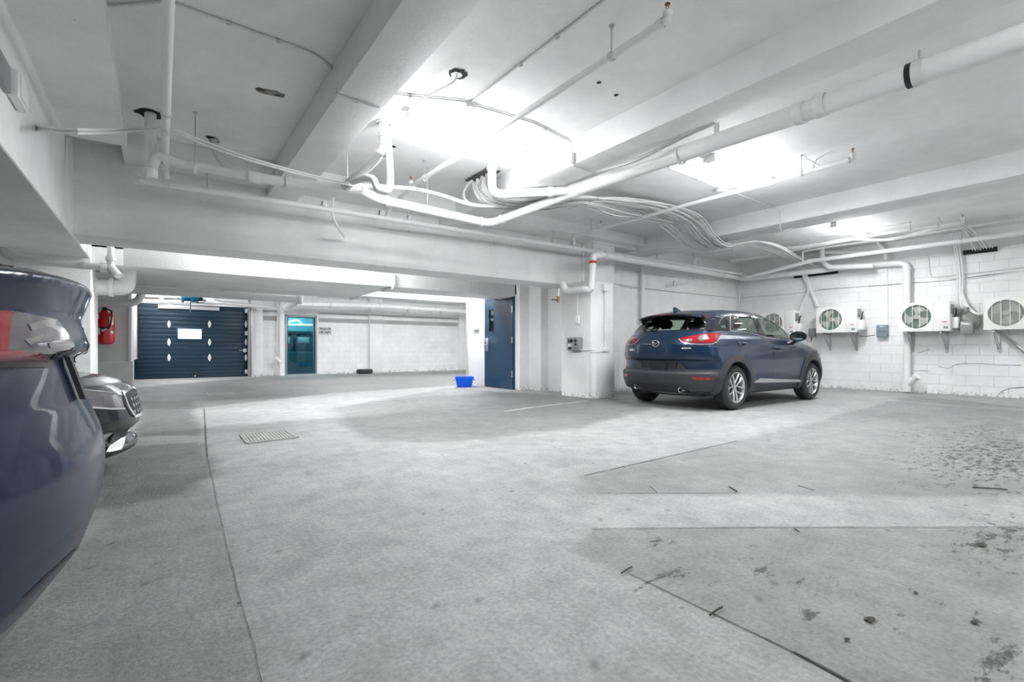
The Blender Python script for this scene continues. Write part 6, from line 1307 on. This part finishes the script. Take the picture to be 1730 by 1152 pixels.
q, _ = ct.hit(*ct.rays('px', [(8, 627)]))
for s_ in (-1, 1):
    for wx in (.97, 3.86): wheel(t, wx, s_*.83, .36, .36, .24, s_, 5, rimmat='silver')
box('underbody', (.4, -.6, .17), (4.3, .6, .3), 'black', t, .02)

# ---------------------------------------------------------------- dark grey sedan behind it
LK = 4.6; XK = -.1316-LK; YK = 4.80
t = thing('parked_car', 'dark grey sedan with chrome edged grille parked nose out beyond the foreground car', 'car', (XK, YK, 0)); bpy.context.view_layer.update()
n_ = lambda d, z: (LK-d, z)
sil = [(0,.6),(.05,.35),(.3,.22),(3.9,.19),n_(.30,.165),n_(.10,.165),n_(.02,.19),n_(.02,.225),n_(.09,.25),n_(.08,.30),n_(.01,.36),n_(0,.42),n_(.015,.50),n_(.04,.60),n_(.12,.665),n_(.25,.71),n_(.5,.755),n_(1.0,.86),n_(1.3,.94),(2.9,1.10),(2.35,1.40),(1.9,1.45),(1.3,1.42),(.7,1.15),(.3,1.03),(.03,1.0),(0,.85)]
wz = [(0,.78),(.16,.80),(.35,.88),(.55,.90),(.75,.89),(.85,.86),(.95,.80),(1.4,.58)]
sh3 = Shell(sil, wz, [(0,.93),(.6,1),(3.6,1),(4.2,.96),(4.6,.88)], [(0,.85),(1,.97),(2,1),(3.2,.96),(4.6,.88)], lambda ay, z: .25*(ay/.9)**2.5, lambda ay, z: .42*(ay/.9)**2.3, .06, [(.95, .33), (3.75, .33)], LK, .06, .37)
ck = Car(sh3, t)
V, Q = sh3.mesh(np.concatenate([np.arange(-.05, 3.7, .06), np.arange(3.7, 4.66, .016)]), np.arange(-.97, .98, .0202), np.concatenate([np.arange(.10, .85, .015), np.arange(.85, 1.55, .04)]))
c = V[Q].mean(1); bk = (c[:, 2] < .17) | (np.hypot(c[:, 0]-.95, c[:, 2]-.33) < .368) & (np.abs(c[:, 1]) < .92) | (np.hypot(c[:, 0]-3.75, c[:, 2]-.33) < .368) & (np.abs(c[:, 1]) < .92)
np_mesh('body', V, Q[~bk], 'kgrey', t); np_mesh('underside', V, Q[bk], 'black', t)
cB = lambda L_: [(a/2.304, 600+b/2.304) for a, b in L_]
ck.patch('headlamp', 'smokelens', 'px', cB([(300,130),(340,136),(400,140),(462,150),(474,162),(480,204),(430,206),(340,200),(300,190)]), step=3, off=.004, depth=.006)
ck.patch('lamp_lens', 'clearlens', 'px', cB([(395,160),(440,158),(468,166),(472,196),(440,200),(400,192)]), step=3, off=.0055, depth=.002)
ck.ribbon('lamp_line', 'chrome', 'px', cB([(300,132),(340,138),(400,143),(470,152),(484,160)]), .012, .006); ck.ribbon('lamp_line', 'silver', 'px', cB([(300,194),(340,203),(430,209),(485,208)]), .012, .006)
ck.patch('grille', 'black', 'front', [(-.36,.60),(0,.585),(.36,.60),(.34,.50),(.26,.43),(-.26,.43),(-.34,.50)], step=.03, off=.004, mirror=False, depth=.004)
ck.ribbon('grille_frame', 'chrome', 'front', [(-.30,.42),(-.37,.50),(-.385,.60),(-.20,.612),(0,.605),(.20,.612),(.385,.60),(.37,.50),(.30,.42),(-.30,.42)], .022, .010, mirror=False)
for k in range(9):
    for zz in (.455, .50, .545): ck.patch('grille_diamond', 'steel', 'front', [(-.28+.07*k-.022, zz), (-.28+.07*k, zz+.016), (-.28+.07*k+.022, zz), (-.28+.07*k, zz-.016)], step=.02, off=.010, mirror=False)
ck.patch('fog_surround', 'label', 'px', cB([(412,378),(425,356),(468,322),(487,316),(484,345),(470,366),(432,376)]), step=3, off=.005)
ck.patch('lower_intake', 'black', 'front', [(-.50,.335),(.50,.335),(.45,.265),(-.45,.265)], step=.03, off=.004, mirror=False)
ck.patch('windscreen', 'gloss', 'top', [(2.45,-.5),(2.45,.5),(3.2,.68),(3.2,-.68)], step=.08, off=.003, mirror=False); ck.patch('side_window', 'gloss', 'right', [(.9,1.02),(2.9,.98),(2.3,1.32),(1.4,1.33)], step=.08, off=.003)
for s_ in (-1, 1):
    for wx in (.95, 3.75): wheel(t, wx, s_*.775, .33, .33, .21, s_, 5)
box('underbody', (.4, -.55, .16), (4.2, .55, .3), 'black', t, .02)
